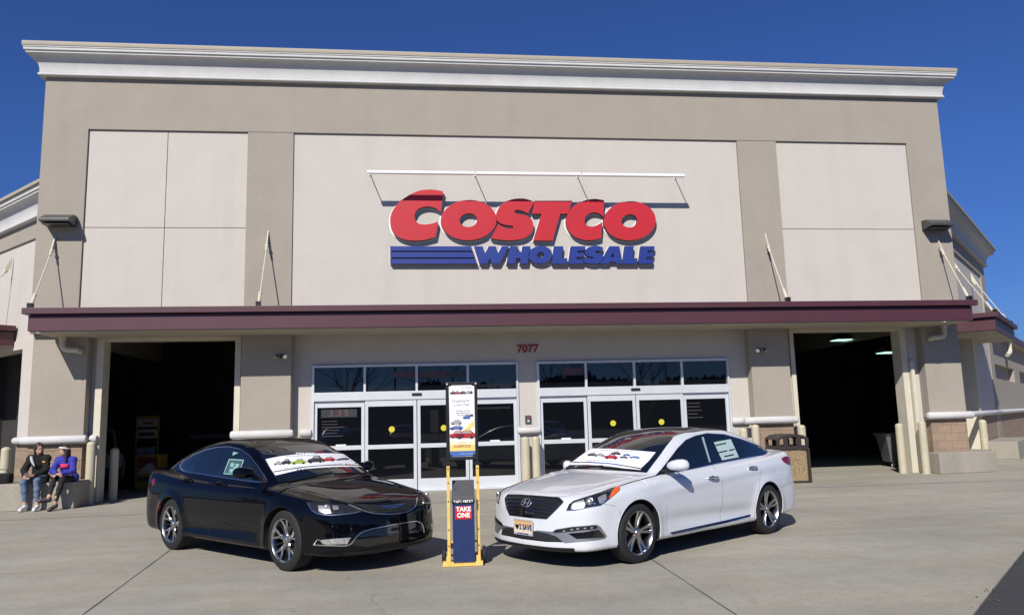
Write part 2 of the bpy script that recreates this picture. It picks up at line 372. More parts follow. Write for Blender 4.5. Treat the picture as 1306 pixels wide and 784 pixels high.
def cornice(name, path, prof, mats, parent, close_ends=False):
    """path: list of (x,y) walked with the outside on the right-hand side; prof: (out,z)"""
    n = len(path); nor = []
    for i in range(n):
        def sn(a,b): dx,dy=b[0]-a[0],b[1]-a[1]; l=math.hypot(dx,dy); return (dy/l,-dx/l)
        if i==0: nn = sn(path[0],path[1])
        elif i==n-1: nn = sn(path[-2],path[-1])
        else:
            a,b = sn(path[i-1],path[i]), sn(path[i],path[i+1]); d = 1+a[0]*b[0]+a[1]*b[1]; nn = ((a[0]+b[0])/d,(a[1]+b[1])/d)
        nor.append(nn)
    k = len(prof); out=[]
    m = MB(); vs=[]
    for i in range(n):
        for o_,z in prof: vs.append((path[i][0]+nor[i][0]*o_, path[i][1]+nor[i][1]*o_, z))
    m.add(vs, [(i*k+j,(i+1)*k+j,(i+1)*k+j+1,i*k+j+1) for i in range(n-1) for j in range(k-1)])
    if close_ends: m.add([vs[j] for j in range(k)], [tuple(range(k))]); m.add([vs[(n-1)*k+j] for j in range(k)], [tuple(range(k))[::-1]])
    return m.build(name, mats, parent, smooth=True, auto=30)
def cprof(z):   # z = underside of the bead
    p = [(0,z+.0),(.10,z+.0)]+[(.10+.035*math.sin(a), z+.035-.035*math.cos(a)) for a in np.linspace(.3,PI-.3,6)]+[(.115,z+.085),(.105,z+.088)]
    z-=.0
    for a in np.linspace(0,PI/2*.93,12): p.append((.105+.22*(1-math.cos(a)), z+.10+.37*math.sin(a)))
    z+=.05
    p += [(.335,z+.425),(.335,z+.465),(.355,z+.47),(.355,z+.478),(.370,z+.48),(.370,z+.54),(.385,z+.545),(.385,z+.575)]
    return p
path = [(XL,30),(XL,YU),(XR,YU),(XR,30)]
cornice('cornice', path, cprof(10.05), MT['white_trim'], B)
cornice('coping', path, [(.30,10.676),(.395,10.676),(.40,10.685),(.40,10.77),(.39,10.785),(0,10.79),(-.3,10.79)], MT['coping'], B)

# --- lower wall at door plane
def lw(*b): return part('wall', MT['beige'], B, *b)
lw((-8.8,-7.55,YD,YD+.3,0,3.86)); lw((-4.30,-2.62,YD,YD+.3,0,3.86)); lw((2.40,2.87,YD,YD+.3,0,3.058)); lw((7.87,9.57,YD,YD+.3,0,3.86)); lw((12.80,14.1,YD,YD+.3,0,3.86))
lw((-2.62,7.87,YD,YD+.3,3.062,3.86)); lw((-7.55,-4.30,YD+.01,YD+.3,3.78,3.86)); lw((9.57,12.80,YD+.01,YD+.3,3.78,3.86))
# piers
for x0,x1 in ((-8.86,-7.66),(-4.22,-3.07),(8.37,9.40),(13.13,14.16)):
    part('pier', MT['tan'], B, (x0,x1,YP,YD-.002,1.40,3.86), bevel=.01)
    part('stone_base', MT['block'], B, (x0+.015,x1-.015,YP+.015,YD-.002,0,1.40), bevel=.008)
def rail(x0,x1,y,z=1.45,r=.095,name='bumper_rail'):
    m = MB(); yc = y-r*.55
    m.tube([(x0,yc,z),(x0+.015,yc,z),(x0+.05,yc,z),(x1-.05,yc,z),(x1-.015,yc,z),(x1,yc,z)], [r*.35,r*.8,r,r,r*.8,r*.35], 16)
    return m.build(name, MT['white_trim'], B, smooth=True)
rail(-8.98,-7.55,YP); rail(-4.42,-2.98,YP); rail(8.05,9.48,YP); rail(13.0,14.3,YP)
rail(-2.9,-2.6,YD,1.45); rail(2.34,2.92,YD-.02,1.36,.08); rail(7.85,8.3,YD,1.45,.09); rail(-7.6,-7.42,YD-.05,1.45)
# opening jambs
for x0,x1 in ((-7.56,-7.40),(-4.42,-4.28),(9.56,9.68),(12.65,12.82)):
    part('opening_jamb', MT['cream'], B, (x0,x1,YD-.06,YD+.34,0,3.80), bevel=.008)
for x0,x1 in ((-7.40,-4.42),(9.68,12.65)): part('opening_head', MT['cream'], B, (x0,x1,YD-.05,YD+.33,3.72,3.80), bevel=.006)
# warning-free steel post inside each jamb
part('jamb_guard', MT['cream'], B, (-7.78,-7.70,YD-.16,YD-.02,0,2.3)); part('jamb_guard', MT['cream'], B, (12.84,12.93,YD-.14,YD-.02,0,2.9))

# --- canopy
CYF = YU-1.10; CX0, CX1 = -8.55, 13.85
m = MB(); m.box(CX0+.12,CX1-.12,CYF+.12,YD,3.84,3.87); m.build('soffit', MT['soffit'], B)
m = MB(); m.box(CX0+.10,CX1-.10,CYF+.10,YU-.003,3.80,4.14); 
m.build('fascia', MT['maroon'], B, bevel=.006)
m = MB(); m.box(CX0,CX1,CYF,YU-.002,4.165,4.30); m.build('canopy_edge', MT['maroon'], B, bevel=.008)
part('shadow_gap', MT['black'], B, (CX0+.13,CX1-.13,CYF+.13,YU-.004,4.138,4.168))
m = MB(); m.box(CX0+.13,CX1-.13,CYF+.13,YD+.1,3.782,3.81); m.build('soffit', MT['soffit'], B)
# lamps recessed under the soffit ends
for x in (-7.9,13.35): 
    m = MB(); m.lathe([(0,0),(.07,0),(.075,.02),(0,.02)], (x-.35,CYF+.2,3.762)); m.build('soffit_cap', MT['white_trim'], B)
# tie rods
def tie_rod(xw, zw, xf, zf, wall_y=YU, n=(0,-1), base=None):
    """wall end at height zw, canopy end out along n"""
    root = B if base is None else base
    x0,y0 = xw; x1,y1 = xf
    a = Vector((x0+n[0]*.05, y0+n[1]*.05, zw)); b = Vector((x1,y1,zf)); d = (b-a).normalized()
    m = MB(); sx,sy = -n[1]*.012, n[0]*.012
    # triangular gusset plate standing off the wall
    P = [(0,.16),(0,-.12),(.10,-.30),(.16,-.30),(.16,-.22)]
    vs = [(x0+n[0]*p-sx, y0+n[1]*p-sy, zw+q) for p,q in P]+[(x0+n[0]*p+sx, y0+n[1]*p+sy, zw+q) for p,q in P]
    k=len(P); m.add(vs, [tuple(range(k)),tuple(range(k,2*k))[::-1]]+[(i,(i+1)%k,(i+1)%k+k,i+k) for i in range(k)])
    r = m.build('tie_rod', MT['cream'], root)
    m = MB(); s = Vector((x0+n[0]*.13, y0+n[1]*.13, zw-.24))
    m.tube([s, b], .014, 8); m.tube([s-d*.03, s+d*.16],.028,8); m.tube([b-d*.34, b-d*.02],.034,8); m.ball(tuple(s+d*.02),.045,10); m.ball(tuple(b-d*.34),.042,10)
    m2 = m.build('rod', MT['cream'], r, smooth=True)
    m = MB(); m.box(b.x-.05,b.x+.05,b.y-.07,b.y+.05,zf-.03,zf+.09); m.build('rod_shoe', MT['black'], r)
for x,dz in ((-8.45,0),(-3.63,.12),(8.93,.08),(13.75,0)):
    tie_rod((x,YU), 6.02+dz, (x+.0, CYF+.17), 4.33)

# --- entrances
def entrance(x0, x1, exitside):
    w = x1-x0; q = w/4
    yf = YD-.05
    root = MB()
    t=.055
    # outer frame + transom mullions
    for xa in (x0,x1-t): root.box(xa,xa+t,yf,YD+.12,0,3.055)
    root.box(x0+t,x1-t,yf,YD+.12,3.0,3.055)
    for k in (1,2,3): root.box(x0+k*q-.028,x0+k*q+.028,yf+.004,YD+.1,2.395,3.0)
    root.box(x0+t,x1-t,yf-.02,YD+.12,2.19,2.395)
    root.box(x0+t,x1-t,yf-.0,YD+.12,.0,.02)
    fr = root.build('entrance_frame', MT['alu'], B, bevel=.004)
    for k in range(4):
        a = x0+k*q+(.028 if k else t); b = x0+(k+1)*q-(.028 if k<3 else t)
        part('transom_pane', MT['glass'], fr, (a+.002,b-.002,YD+.02,YD+.03,2.397,2.998))
    # four leaves: outer fixed, middle sliding (slightly proud)
    for k in range(4):
        sl = k in (1,2); y = YD-.045 if sl else YD-.005
        a = x0+k*q+(.005 if k else t+.002); b = x0+(k+1)*q-(.005 if k<3 else t+.002)
        if sl: a += .004; b -= .004
        m = MB(); st = .075
        z0, z1 = .022, 2.186
        m.box(a,a+st,y,y+.045,z0,z1); m.box(b-st,b,y,y+.045,z0,z1)
        m.box(a+st,b-st,y+.001,y+.044,z1-.15,z1); m.box(a+st,b-st,y+.001,y+.044,z0,z0+.27); m.box(a+st,b-st,y+.001,y+.044,1.02,1.12)
        lf = m.build('sliding_door' if sl else 'side_panel', MT['alu'], B, bevel=.004)
        part('pane', MT['glass'], lf, (a+st+.001,b-st-.001,y+.018,y+.026,z0+.272,1.018)); part('pane', MT['glass'], lf, (a+st+.001,b-st-.001,y+.018,y+.026,1.122,z1-.152))
        if sl:
            cx = (a+b)/2 + .02; m = MB(); m.lathe([(0,0),(.070,0),(.073,.003),(0,.003)], (cx,y+.014,1.48), 'y', 28)
            s = m.build('warning_sticker', MT['stickeryellow'], lf)
            m = MB(); [m.box(cx-w_,cx+w_,y+.010,y+.0125,zq,zq+.012) for w_,zq in ((.030,1.512),(.046,1.488),(.040,1.464),(.026,1.440))]; m.build('sticker_mark', MT['black'], s)
        else:
            part('notice', MT['paper'], lf, ((a+b)/2-.08,(a+b)/2+.16,y-.003,y,1.115,1.155))
    # small latch dot and sensor
    cx = (x0+x1)/2
    part('sensor', MT['black'], fr, (cx-.12,cx+.12,yf-.05,yf-.021,2.28,2.34), bevel=.01)
    part('threshold', MT['alu'], fr, (x0,x1,yf-.12,yf-.001,.004,.018))
    return fr
EL = entrance(-2.62, 2.40, 1); ER = entrance(2.87, 7.87, 0)
MT['ghost'] = mat('dimmed_red_lettering', (.16,.06,.06), .5, var=.1)  # indoor signs laid on the panes, colours darkened to imitate dimness behind glass
MT['ghostgrey'] = mat('dimmed_grey_board', (.045,.048,.05), .3, var=.1)
MT['ghostline'] = mat('dimmed_grey_lettering', (.055,.05,.05), .5)
MT['ghostblack'] = mat('black_lettering', (.003,.003,.003), .5)
part('sign_board', MT['ghostgrey'], EL, (-.55,1.20-.11,YD+.0165,YD+.0185,2.70,2.88))
text('lettering', 'ENTRANCE', MT['ghost'], (-.02,YD+.013,2.79), .2, EL, ext=.001, bold=.004, width=1.25)
text('lettering', 'MEMBERS ONLY', MT['ghostblack'], (1.80,YD+.013,2.47), .11, EL, ext=.001, bold=.003)
text('lettering', 'WELCOME', MT['ghostline'], (1.80,YD+.013,2.63), .07, EL, ext=.001, shear=.2)
part('sign_board', MT['ghostgrey'], ER, (3.50,4.08,YD+.0165,YD+.0185,2.70,2.90))
text('lettering', 'EXIT', MT['ghost'], (3.80,YD+.013,2.80), .19, ER, ext=.001, bold=.004, width=1.3)
# price board behind first panel and small notices
part('price_board', MT['ghostgrey'], EL, (-2.40,-1.55,YD+.009,YD+.011,1.80,1.99))
text('lettering', '2 .5 5', MT['ghost'], (-1.98,YD+.006,1.895), .2, EL, ext=.001, bold=.003)
for i in range(6): part('notice_line', MT['ghostline'], EL, (-2.38,-2.38+random.uniform(.35,.6),YD+.009,YD+.011,1.70-.07*i,1.715-.07*i))
for i in range(5): part('notice_line', MT['ghostline'], ER, (6.72,6.72+random.uniform(.25,.42),YD+.009,YD+.011,1.92-.09*i,1.94-.09*i))
text('lettering', 'NO FOOD OR DRINK PLEASE', MT['ghostline'], (1.78,YD+.006,1.93), .062, EL, ext=.001)
text('street_number', '7077', MT['number'], (2.66,YD-.012,3.38), .27, B, ext=.01, bold=.006)
# intercom
r = part('call_box', MT['darkmetal'], B, (2.545,2.70,YD-.04,YD-.001,1.53,1.73), bevel=.01)
m = MB(); m.lathe([(0,-.008),(.018,-.008),(.02,0)], (2.625,YD-.041,1.68), 'y', 12); m.build('button', MT['boxred'], r)
part('card_slot', MT['alu'], r, (2.60,2.65,YD-.045,YD-.041,1.57,1.62))
# security spots under canopy
def twin_spot(x,z,lab):
    m = MB(); m.lathe([(0,-.03),(.05,-.03),(.055,0)], (x,YP-.001,z),'y',14); r = m.build('security_light', MT['darkmetal'], None, smooth=True)
    tag(r, lab, 'wall light', 'twin security lights on the piers')
    for s in (-1,1):
        m = MB(); p0=Vector((x,YP-.03,z)); p1=Vector((x+s*.07,YP-.12,z+.02)); p2=Vector((x+s*.12,YP-.19,z-.03))
        m.tube([p0,p1],.012,8); m.tube([p1,p1+(p2-p1)*.3,p2],[.03,.035,.06],12); h = m.build('lamp_head', MT['darkmetal'], r, smooth=True)
        m = MB(); d=(p2-p1).normalized(); m.tube([p2,p2+d*.006],[.055,.05],12); m.build('lamp_lens', MT['chrome'], h)
twin_spot(-3.30,3.27,'small twin headed security light on the left inner pier'); twin_spot(8.60,3.23,'small twin headed security light on the right inner pier')
# drain elbows under canopy
for x,s in ((-8.15,1),(13.66,-1)):
    m = MB(); r=.065; pts=[(x,YP-.16,3.80),(x,YP-.16,3.62)]+[(x+s*.14*(1-math.cos(a)),YP-.16,3.62-.14*math.sin(a)) for a in np.linspace(.3,PI/2,5)]+[(x+s*.32,YP-.16,3.47),(x+s*.34,YP-.02,3.45)]
    m.tube(pts,r,14); m.tube([(x,YP-.16,3.79),(x,YP-.16,3.74)],.085,14); m.build('drain_pipe', MT['cream'], B, smooth=True)

# --- wall packs
def wall_pack(x, z, w, lab, loc=(0,0), rz=0):
    root = empty('wall_lamp', (x,YU,z), rz, lab, 'wall light', 'dark wall pack lights on the upper walls')
    m = MB(); h=.26; d=.42
    P=[(0,0),(0,h),(-.16,h),(-d,.12),(-d,.05)]
    m.prism([(p,q) for p,q in P], -w/2, w/2, 'x'); m.build('housing', MT['darkmetal'], root, local=True, bevel=.012)
    m = MB(); m.box(-w/2+.04,w/2-.04,-d+.05,-.06,-.012,-.001); m.build('lamp_lens', MT['ghostgrey'], root, local=True)
    return root
wall_pack(-8.32, 6.36, .66, 'dark wedge shaped wall light on the left corner of the upper wall')
wall_pack(13.66, 6.34, .66, 'dark wedge shaped wall light on the right corner of the upper wall')

# --- 45 degree wings
def wing(side):
    """side=+1 right (plane y-x=5.1), -1 left (mirror)"""
    def W(a, o, z=None):     # a along the wing from the main corner, o outwards
        x = XR + a*.7071 + o*.7071; y = XR+5.1 + a*.7071 - o*.7071
        if side<0: x = 2*CX - x
        return (x,y) if z is None else (x,y,z)
    root = empty('store_wing', W(0,0,0), 0, ('right' if side>0 else 'left')+' angled wing of the store receding at forty five degrees with its own white cornice', 'building wing', 'angled wings of the store')
    def slab(name, mt, *bs, bevel=0):
        for a0,a1,o0,o1,z0,z1 in bs:
            m = MB()
            vs=[W(a,o,z) for z in (z0,z1) for o in (o0,o1) for a in (a0,a1)]
            m.add(vs,[(0,2,3,1),(4,5,7,6),(0,1,5,4),(2,6,7,3),(0,4,6,2),(1,3,7,5)])
            o_ = m.build(name, MT[mt], root, bevel=bevel)
        return o_
    Ln = 9.9; H0 = 6.92
    slab('wall','tan',(-.6,Ln,-.4,0,6.42,H0+.05),(-.6,.35,-.4,0,3.9,6.42),(8.9,Ln,-.4,0,0,6.42)) if side>0 else slab('wall','tan',(-.6,Ln,-.4,0,6.42,H0+.05),(8.9,Ln,-.4,0,0,6.42))
    slab('wall_panel','beige',((.35 if side>0 else -.6),8.9,-.4,-.05,3.9,6.42))
    pth = [W(-.5,0),W(Ln,0),W(Ln,-6)]
    if side<0: pth = pth[::-1]
    cornice('cornice', pth, cprof(H0-.05), MT['white_trim'], root)
    cornice('coping', pth, [(.30,H0+.576),(.435,H0+.585),(.435,H0+.66),(0,H0+.69),(-.3,H0+.69)], MT['coping'], root)
    slab('side_wall','tan',(Ln-.3,Ln,-6,-.4,0,H0))
    # lower wall
    if side>0:
        slab('wall','beige',(-.6,1.2,-.42,-.02,1.4,3.9),(4.9,6.2,-.42,-.02,1.4,3.9),(6.2,8.9,-.42,-.02,1.4,3.9))
        slab('recess_wall','tan',(1.2,4.9,-.95,-.75,0,3.9),(1.05,1.2,-.95,-.43,0,3.9),(4.9,5.05,-.95,-.43,0,3.9))
        slab('door_jamb','cream',(1.2,1.36,-.6,.03,0,3.8),(4.74,4.9,-.6,.03,0,3.8))
        slab('stone_base','block',(-.6,1.2,-.43,-.01,0,1.4),(4.9,8.9,-.43,-.01,0,1.4))
        ca, cb = 1.75, 6.9
    else:
        slab('wall','beige',(-.6,1.3,-.42,-.02,1.4,3.9),(5.6,8.9,-.42,-.02,1.4,3.9))
        slab('stone_base','block',(-.6,1.3,-.43,-.01,0,1.4),(5.6,8.9,-.43,-.01,0,1.4))
        slab('opening_head','beige',(1.3,5.6,-.42,-.02,3.68,3.9))
        slab('recess_wall','warmdark',(1.2,5.9,-1.25,-1.15,0,3.9),(1.1,1.2,-1.25,-.43,0,3.9),(5.7,5.9,-1.25,-.43,0,3.9),(1.2,5.7,-1.15,-.43,3.8,3.9))
        ca, cb = 1.75, 6.9
    slab('fascia','maroon',(ca+.1,cb-.1,.0,1.0,3.80,4.14),bevel=.006)
    slab('canopy_edge','maroon',(ca,cb,.0,1.10,4.165,4.30),bevel=.008)
    slab('shadow_gap','black',(ca+.13,cb-.13,.0,.97,4.138,4.168))
    slab('soffit','soffit',(ca+.13,cb-.13,-.3,.97,3.782,3.81))
    # rail
    m = MB(); a0,a1 = (-.55,1.25) if side<0 else (-.5,9.6)
    m.tube([W(a0,.05,1.44),W(a0+.06,.05,1.44),W(a1-.06,.05,1.44),W(a1,.05,1.44)],[.05,.085,.085,.05],14); m.build('bumper_rail', MT['white_trim'], root, smooth=True)
    # tie rods
    nx,ny = (W(0,1)[0]-W(0,0)[0], W(0,1)[1]-W(0,0)[1])
    for a in (2.35,6.3):
        p = W(a,0); q = W(a,.95); tie_rod(p, 6.02, q, 4.33, n=(nx,ny), base=root)
    return root, W, slab
RW, RWf, rslab = wing(1); LWg, LWf, lslab = wing(-1)
# wall pack at the far end of the right wing
wp = wall_pack(0,0,.6,'dark wall light projecting at the far end of the right wing'); p = RWf(9.3,0,5.0); wp.location = p; wp.rotation_euler = (0,0,math.radians(45))
# banner with tyre offer inside left wing opening
r = empty('tyre_banner', LWf(3.2,-1.0,2.2), math.radians(-45), 'dark red tyre offer banner reading 70 inside the left wing opening', 'banner')
m = MB(); m.box(-1.0,1.0,-.01,.01,-.75,.75); m.build('panel', MT['ghostgrey'], r, local=True)
m = MB(); m.box(-1.0,1.0,-.016,-.011,0.05,.45); m.build('red_band', mat('dull_red',(.10,.008,.010),.6), r, local=True)
text('lettering', '$70', mat('dull_white',(.30,.26,.25),.6), (.25,-.02,.25), .36, r, ext=.001, bold=.006, local=True)
text('lettering', 'SAVINGS', mat('dull_white_b',(.20,.19,.19),.6), (.2,-.02,.58), .2, r, ext=.001, bold=.003, shear=.2, local=True)
m = MB(); m.lathe([(.19,-.03),(.40,-.03),(.42,-.01),(.40,.0)], (0,-.02,-.38),'y',28); m.build('tyre_picture', MT['rubber'], r, local=True)
m = MB()
for k in range(7): a=2*PI*k/7; m.add([(0,-.04,-.38),(.19*math.cos(a-.12),-.04,-.38+.19*math.sin(a-.12)),(.19*math.cos(a+.12),-.04,-.38+.19*math.sin(a+.12))],[(0,1,2)])
m.build('wheel_picture', mat('dull_grey',(.16,.16,.16),.6), r, local=True)

# low store side beyond the right wing
r2 = empty('rear_store_wall', RWf(12,0,0), 0, 'low tan side wall of the store with dark inset panels and a gutter, beyond the right wing', 'building')
def W2(name, mt, *bs, bevel=0):
    m = MB()
    for a0,a1,o0,o1,z0,z1 in bs:
        vs=[RWf(a,o,z) for z in (z0,z1) for o in (o0,o1) for a in (a0,a1)]
        m.add(vs,[(0,2,3,1),(4,5,7,6),(0,1,5,4),(2,6,7,3),(0,4,6,2),(1,3,7,5)])
    return m.build(name, MT[mt], r2, bevel=bevel)
W2('wall','tan',(9.95,40,-.5,-.1,1.4,2.68),(9.95,40,-.5,-.1,3.27,4.45),*[(a,b,-.5,-.1,2.68,3.27) for a,b in ((9.95,10.5),(17.4,19.7),(26.6,28.9),(35.8,38.1))])
W2('inset_panel','tan',(9.95,40,-.5,-.32,2.7,3.6)); W2('stone_base','block',(9.95,40,-.5,-.08,0,1.4))
W2('gutter','maroon',(9.92,40,-.1,.22,4.35,4.62)); W2('gutter_soffit','soffit',(9.92,40,-.1,.19,4.32,4.35))
m=MB(); m.tube([RWf(9.95,-.02,1.44),RWf(40,-.02,1.44)],.085,12); m.build('bumper_rail', MT['white_trim'], r2, smooth=True)
m=MB()
m.tube([RWf(14.6,.1,4.35),RWf(14.6,.1,4.0),RWf(14.45,.1,3.85),RWf(14.2,.02,3.75)],.09,12); m.build('drain_pipe', MT['cream'], r2, smooth=True)
# roof vents seen above the low wall
def vent(a,o,z,s,lab):
    p = RWf(a,o,z); r = empty('roof_vent', p, 0, lab, 'roof vent', 'round roof vents behind the low wall')
    m=MB(); m.lathe([(0,.55*s),(.25*s,.52*s),(.42*s,.40*s),(.44*s,.33*s),(.3*s,.3*s)],(0,0,0),'z',18); m.build('hood', MT['cream'], r, local=True, smooth=True)
    m=MB(); m.lathe([(.28*s,.33*s),(.28*s,-.6*s)],(0,0,0),'z',18); m.build('pipe', MT['cream'], r, local=True, smooth=True)
vent(17.6,-1.5,4.85,1.3,'nearer round roof vent above the low rear wall'); vent(20.6,-2.6,4.85,1.2,'farther round roof vent above the low rear wall')

# --- concrete ledges
def ledge(lab, pts, h):
    m = MB(); m.prism(pts, 0.001, h, 'z'); o = m.build('concrete_ledge', MT['ledge'], None, bevel=.015); return tag(o, lab, 'concrete ledge', 'concrete ledges at the foot of the piers')
ledge('long concrete ledge on which the two women sit', [(-12.6,17.55),(-9.0,17.70),(-7.42,17.86),(-7.42,18.76),(-8.87,18.76),(-8.95,18.45),(-12.6,18.45)], .56)
ledge('concrete ledge at the foot of the right outer pier', [(12.93,18.28),(14.62,18.45),(14.62,18.76),(14.3,18.76),(12.93,18.76)], .52)
ledge('concrete ledge in front of the right wing stone base', [RWf(.2,.05),RWf(1.1,.05),RWf(1.1,.65),RWf(.2,.65)], .5)
ledge('pale concrete ledge beyond the right wing canopy', [RWf(5.0,.02),RWf(9.0,.02),RWf(9.0,.9),RWf(5.0,.9)], .55)
ledge('small concrete footing beside the waste bin', [(9.16,18.33),(9.40,18.33),(9.40,18.74),(9.16,18.74)], .62)

# --- bollards
def bollard(x,y,h,lab,r=.098):
    m = MB(); m.lathe([(r+.012,0),(r+.012,.01),(r,.014),(r,h-r*.7)]+[(r*math.cos(a),h-r*.7+r*.7*math.sin(a)) for a in np.linspace(.15,PI/2,7)],(x,y,0),'z',24)
    return tag(m.build('bollard', MT['bollard'], None, smooth=True), lab, 'bollard', 'cream steel bollards along the front')
bollard(-7.46,18.72,1.40,'cream bollard at the right end of the ledge where the women sit')
bollard(-9.22,18.62,1.33,'cream bollard behind the left end of the long ledge')
bollard(-7.28,19.60,1.22,'cream bollard just inside the left dark opening')
bollard(2.50,18.75,1.22,'left one of the two cream bollards between the glass entrances')
bollard(2.755,18.75,1.22,'right one of the two cream bollards between the glass entrances')
bollard(7.98,18.62,1.28,'cream bollard at the right end of the exit doors, behind the white car roof')
bollard(8.22,18.45,1.36,'cream bollard in front of the right inner pier, behind the white car')
bollard(9.50,18.60,1.32,'cream bollard behind the waste bin at the edge of the right opening')
bollard(12.36,18.95,1.28,'cream bollard beside the grey tub at the right opening')
bollard(12.76,18.60,1.33,'cream bollard at the left end of the right pier ledge')
bollard(15.35,19.75,1.30,'cream bollard in front of the right wing recess')

# --- interior of the warehouse
I = empty('warehouse_interior', (CX, 26, 0), label='dark interior hall seen through the two open bays', cat='interior')
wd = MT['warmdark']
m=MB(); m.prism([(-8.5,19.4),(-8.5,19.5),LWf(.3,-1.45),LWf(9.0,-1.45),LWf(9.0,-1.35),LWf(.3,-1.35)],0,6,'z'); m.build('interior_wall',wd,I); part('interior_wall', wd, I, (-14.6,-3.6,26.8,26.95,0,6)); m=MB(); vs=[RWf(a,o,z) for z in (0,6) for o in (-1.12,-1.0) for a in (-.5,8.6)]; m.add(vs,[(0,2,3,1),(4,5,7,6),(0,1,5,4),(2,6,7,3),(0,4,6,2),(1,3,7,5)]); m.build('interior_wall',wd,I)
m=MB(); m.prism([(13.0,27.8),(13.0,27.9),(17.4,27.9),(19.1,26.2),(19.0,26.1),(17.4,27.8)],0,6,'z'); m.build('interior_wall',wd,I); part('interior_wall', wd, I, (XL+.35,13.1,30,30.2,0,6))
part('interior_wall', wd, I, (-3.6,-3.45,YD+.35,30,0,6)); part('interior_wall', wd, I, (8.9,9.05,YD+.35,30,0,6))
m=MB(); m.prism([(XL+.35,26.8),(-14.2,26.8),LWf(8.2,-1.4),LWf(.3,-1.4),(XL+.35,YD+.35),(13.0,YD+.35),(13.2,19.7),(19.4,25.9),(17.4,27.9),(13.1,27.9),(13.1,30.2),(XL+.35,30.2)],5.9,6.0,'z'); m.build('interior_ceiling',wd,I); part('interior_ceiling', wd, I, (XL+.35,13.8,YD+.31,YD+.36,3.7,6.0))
part('roof_beam', MT['darkmetal'], I, (9.1,17.0,25.0,25.2,5.3,5.6)); part('roof_beam', MT['darkmetal'], I, (9.1,17.0,27.2,27.4,5.3,5.6))
part('wall_rail', mat('dull_rail',(.12,.115,.11),.7), I, (-7.4,-3.62,26.0,26.1,1.3,1.42))
part('notice_board', mat('dull_board',(.055,.05,.05),.7), I, (-4.6,-3.61,25.9,25.95,.9,2.2))
MT['tube'] = mat('lit_fluorescent', (.8,.9,.85), .5, emit=(.55,.95,.75), estr=1.3)
for (x,y,z,lab) in ((on_y(1073,433,23.5)+('nearer lit ceiling light inside the right opening',)), (on_y(1133,449,21.6)+('farther lit ceiling light inside the right opening',))):
    r = empty('ceiling_light', (x,y,z), 0, lab, 'ceiling light', 'lit ceiling lights in the warehouse')
    m=MB(); vs=[(-.30,-.3,0),(.30,-.3,0),(.30,.3,0),(-.30,.3,0),(-.16,-.15,.16),(.16,-.15,.16),(.16,.15,.16),(-.16,.15,.16)]
    m.add(vs,[(4,5,6,7),(0,1,5,4),(1,2,6,5),(2,3,7,6),(3,0,4,7)]); m.build('reflector', MT['darkmetal'], r, local=True)
    m=MB(); m.box(-.25,.25,-.25,.25,-.03,-.004); m.build('diffuser', MT['tube'], r, local=True, bevel=.01)
    m=MB(); m.tube([(0,0,.16),(0,0,5.9-z)],.012,6); m.build('hanger', MT['darkmetal'], r, local=True)
# ================================================================== IMPLICIT SURFACE ENGINE
def table(pts, n=600):
    """smooth (monotone cubic) 1-D table"""
    pts = sorted(pts); x = np.array([p[0] for p in pts],float); y = np.array([p[1] for p in pts],float)
    h = np.diff(x); d = np.diff(y)/h; m = np.zeros(len(x)); m[0]=d[0]; m[-1]=d[-1]
    for i in range(1,len(x)-1):
        if d[i-1]*d[i] > 0:
            w1=2*h[i]+h[i-1]; w2=h[i]+2*h[i-1]; m[i]=(w1+w2)/(w1/d[i-1]+w2/d[i])
    X = np.linspace(x[0],x[-1],n); k = np.clip(np.searchsorted(x,X,side='right')-1,0,len(x)-2); t=(X-x[k])/h[k]
    Y = (2*t**3-3*t**2+1)*y[k]+(t**3-2*t**2+t)*h[k]*m[k]+(-2*t**3+3*t**2)*y[k+1]+(t**3-t**2)*h[k]*m[k+1]
    D = np.gradient(Y,X)
    return X, Y.astype(np.float32), D.astype(np.float32)
def T(tb, x): return np.interp(x, tb[0], tb[1])
def TD(tb, x): return np.interp(x, tb[0], tb[2])
def smin(a,b,k):
    h = np.clip(.5+.5*(b-a)/k,0,1); return b*(1-h)+a*h-k*h*(1-h)
def smax(a,b,k): return -smin(-a,-b,k)
def grad(F, P, e=.004):
    x,y,z = P[:,0],P[:,1],P[:,2]
    g = np.stack([F(x+e,y,z)-F(x-e,y,z), F(x,y+e,z)-F(x,y-e,z), F(x,y,z+e)-F(x,y,z-e)],1)/(2*e)
    l = np.linalg.norm(g,axis=1,keepdims=True); return g/np.maximum(l,1e-6), l[:,0]
def newton(F, P, it=4):
    for _ in range(it):
        f = F(P[:,0],P[:,1],P[:,2]); n,l = grad(F,P); P = P - n*np.clip(f/np.maximum(l,.3),-.02,.02)[:,None]
    return P
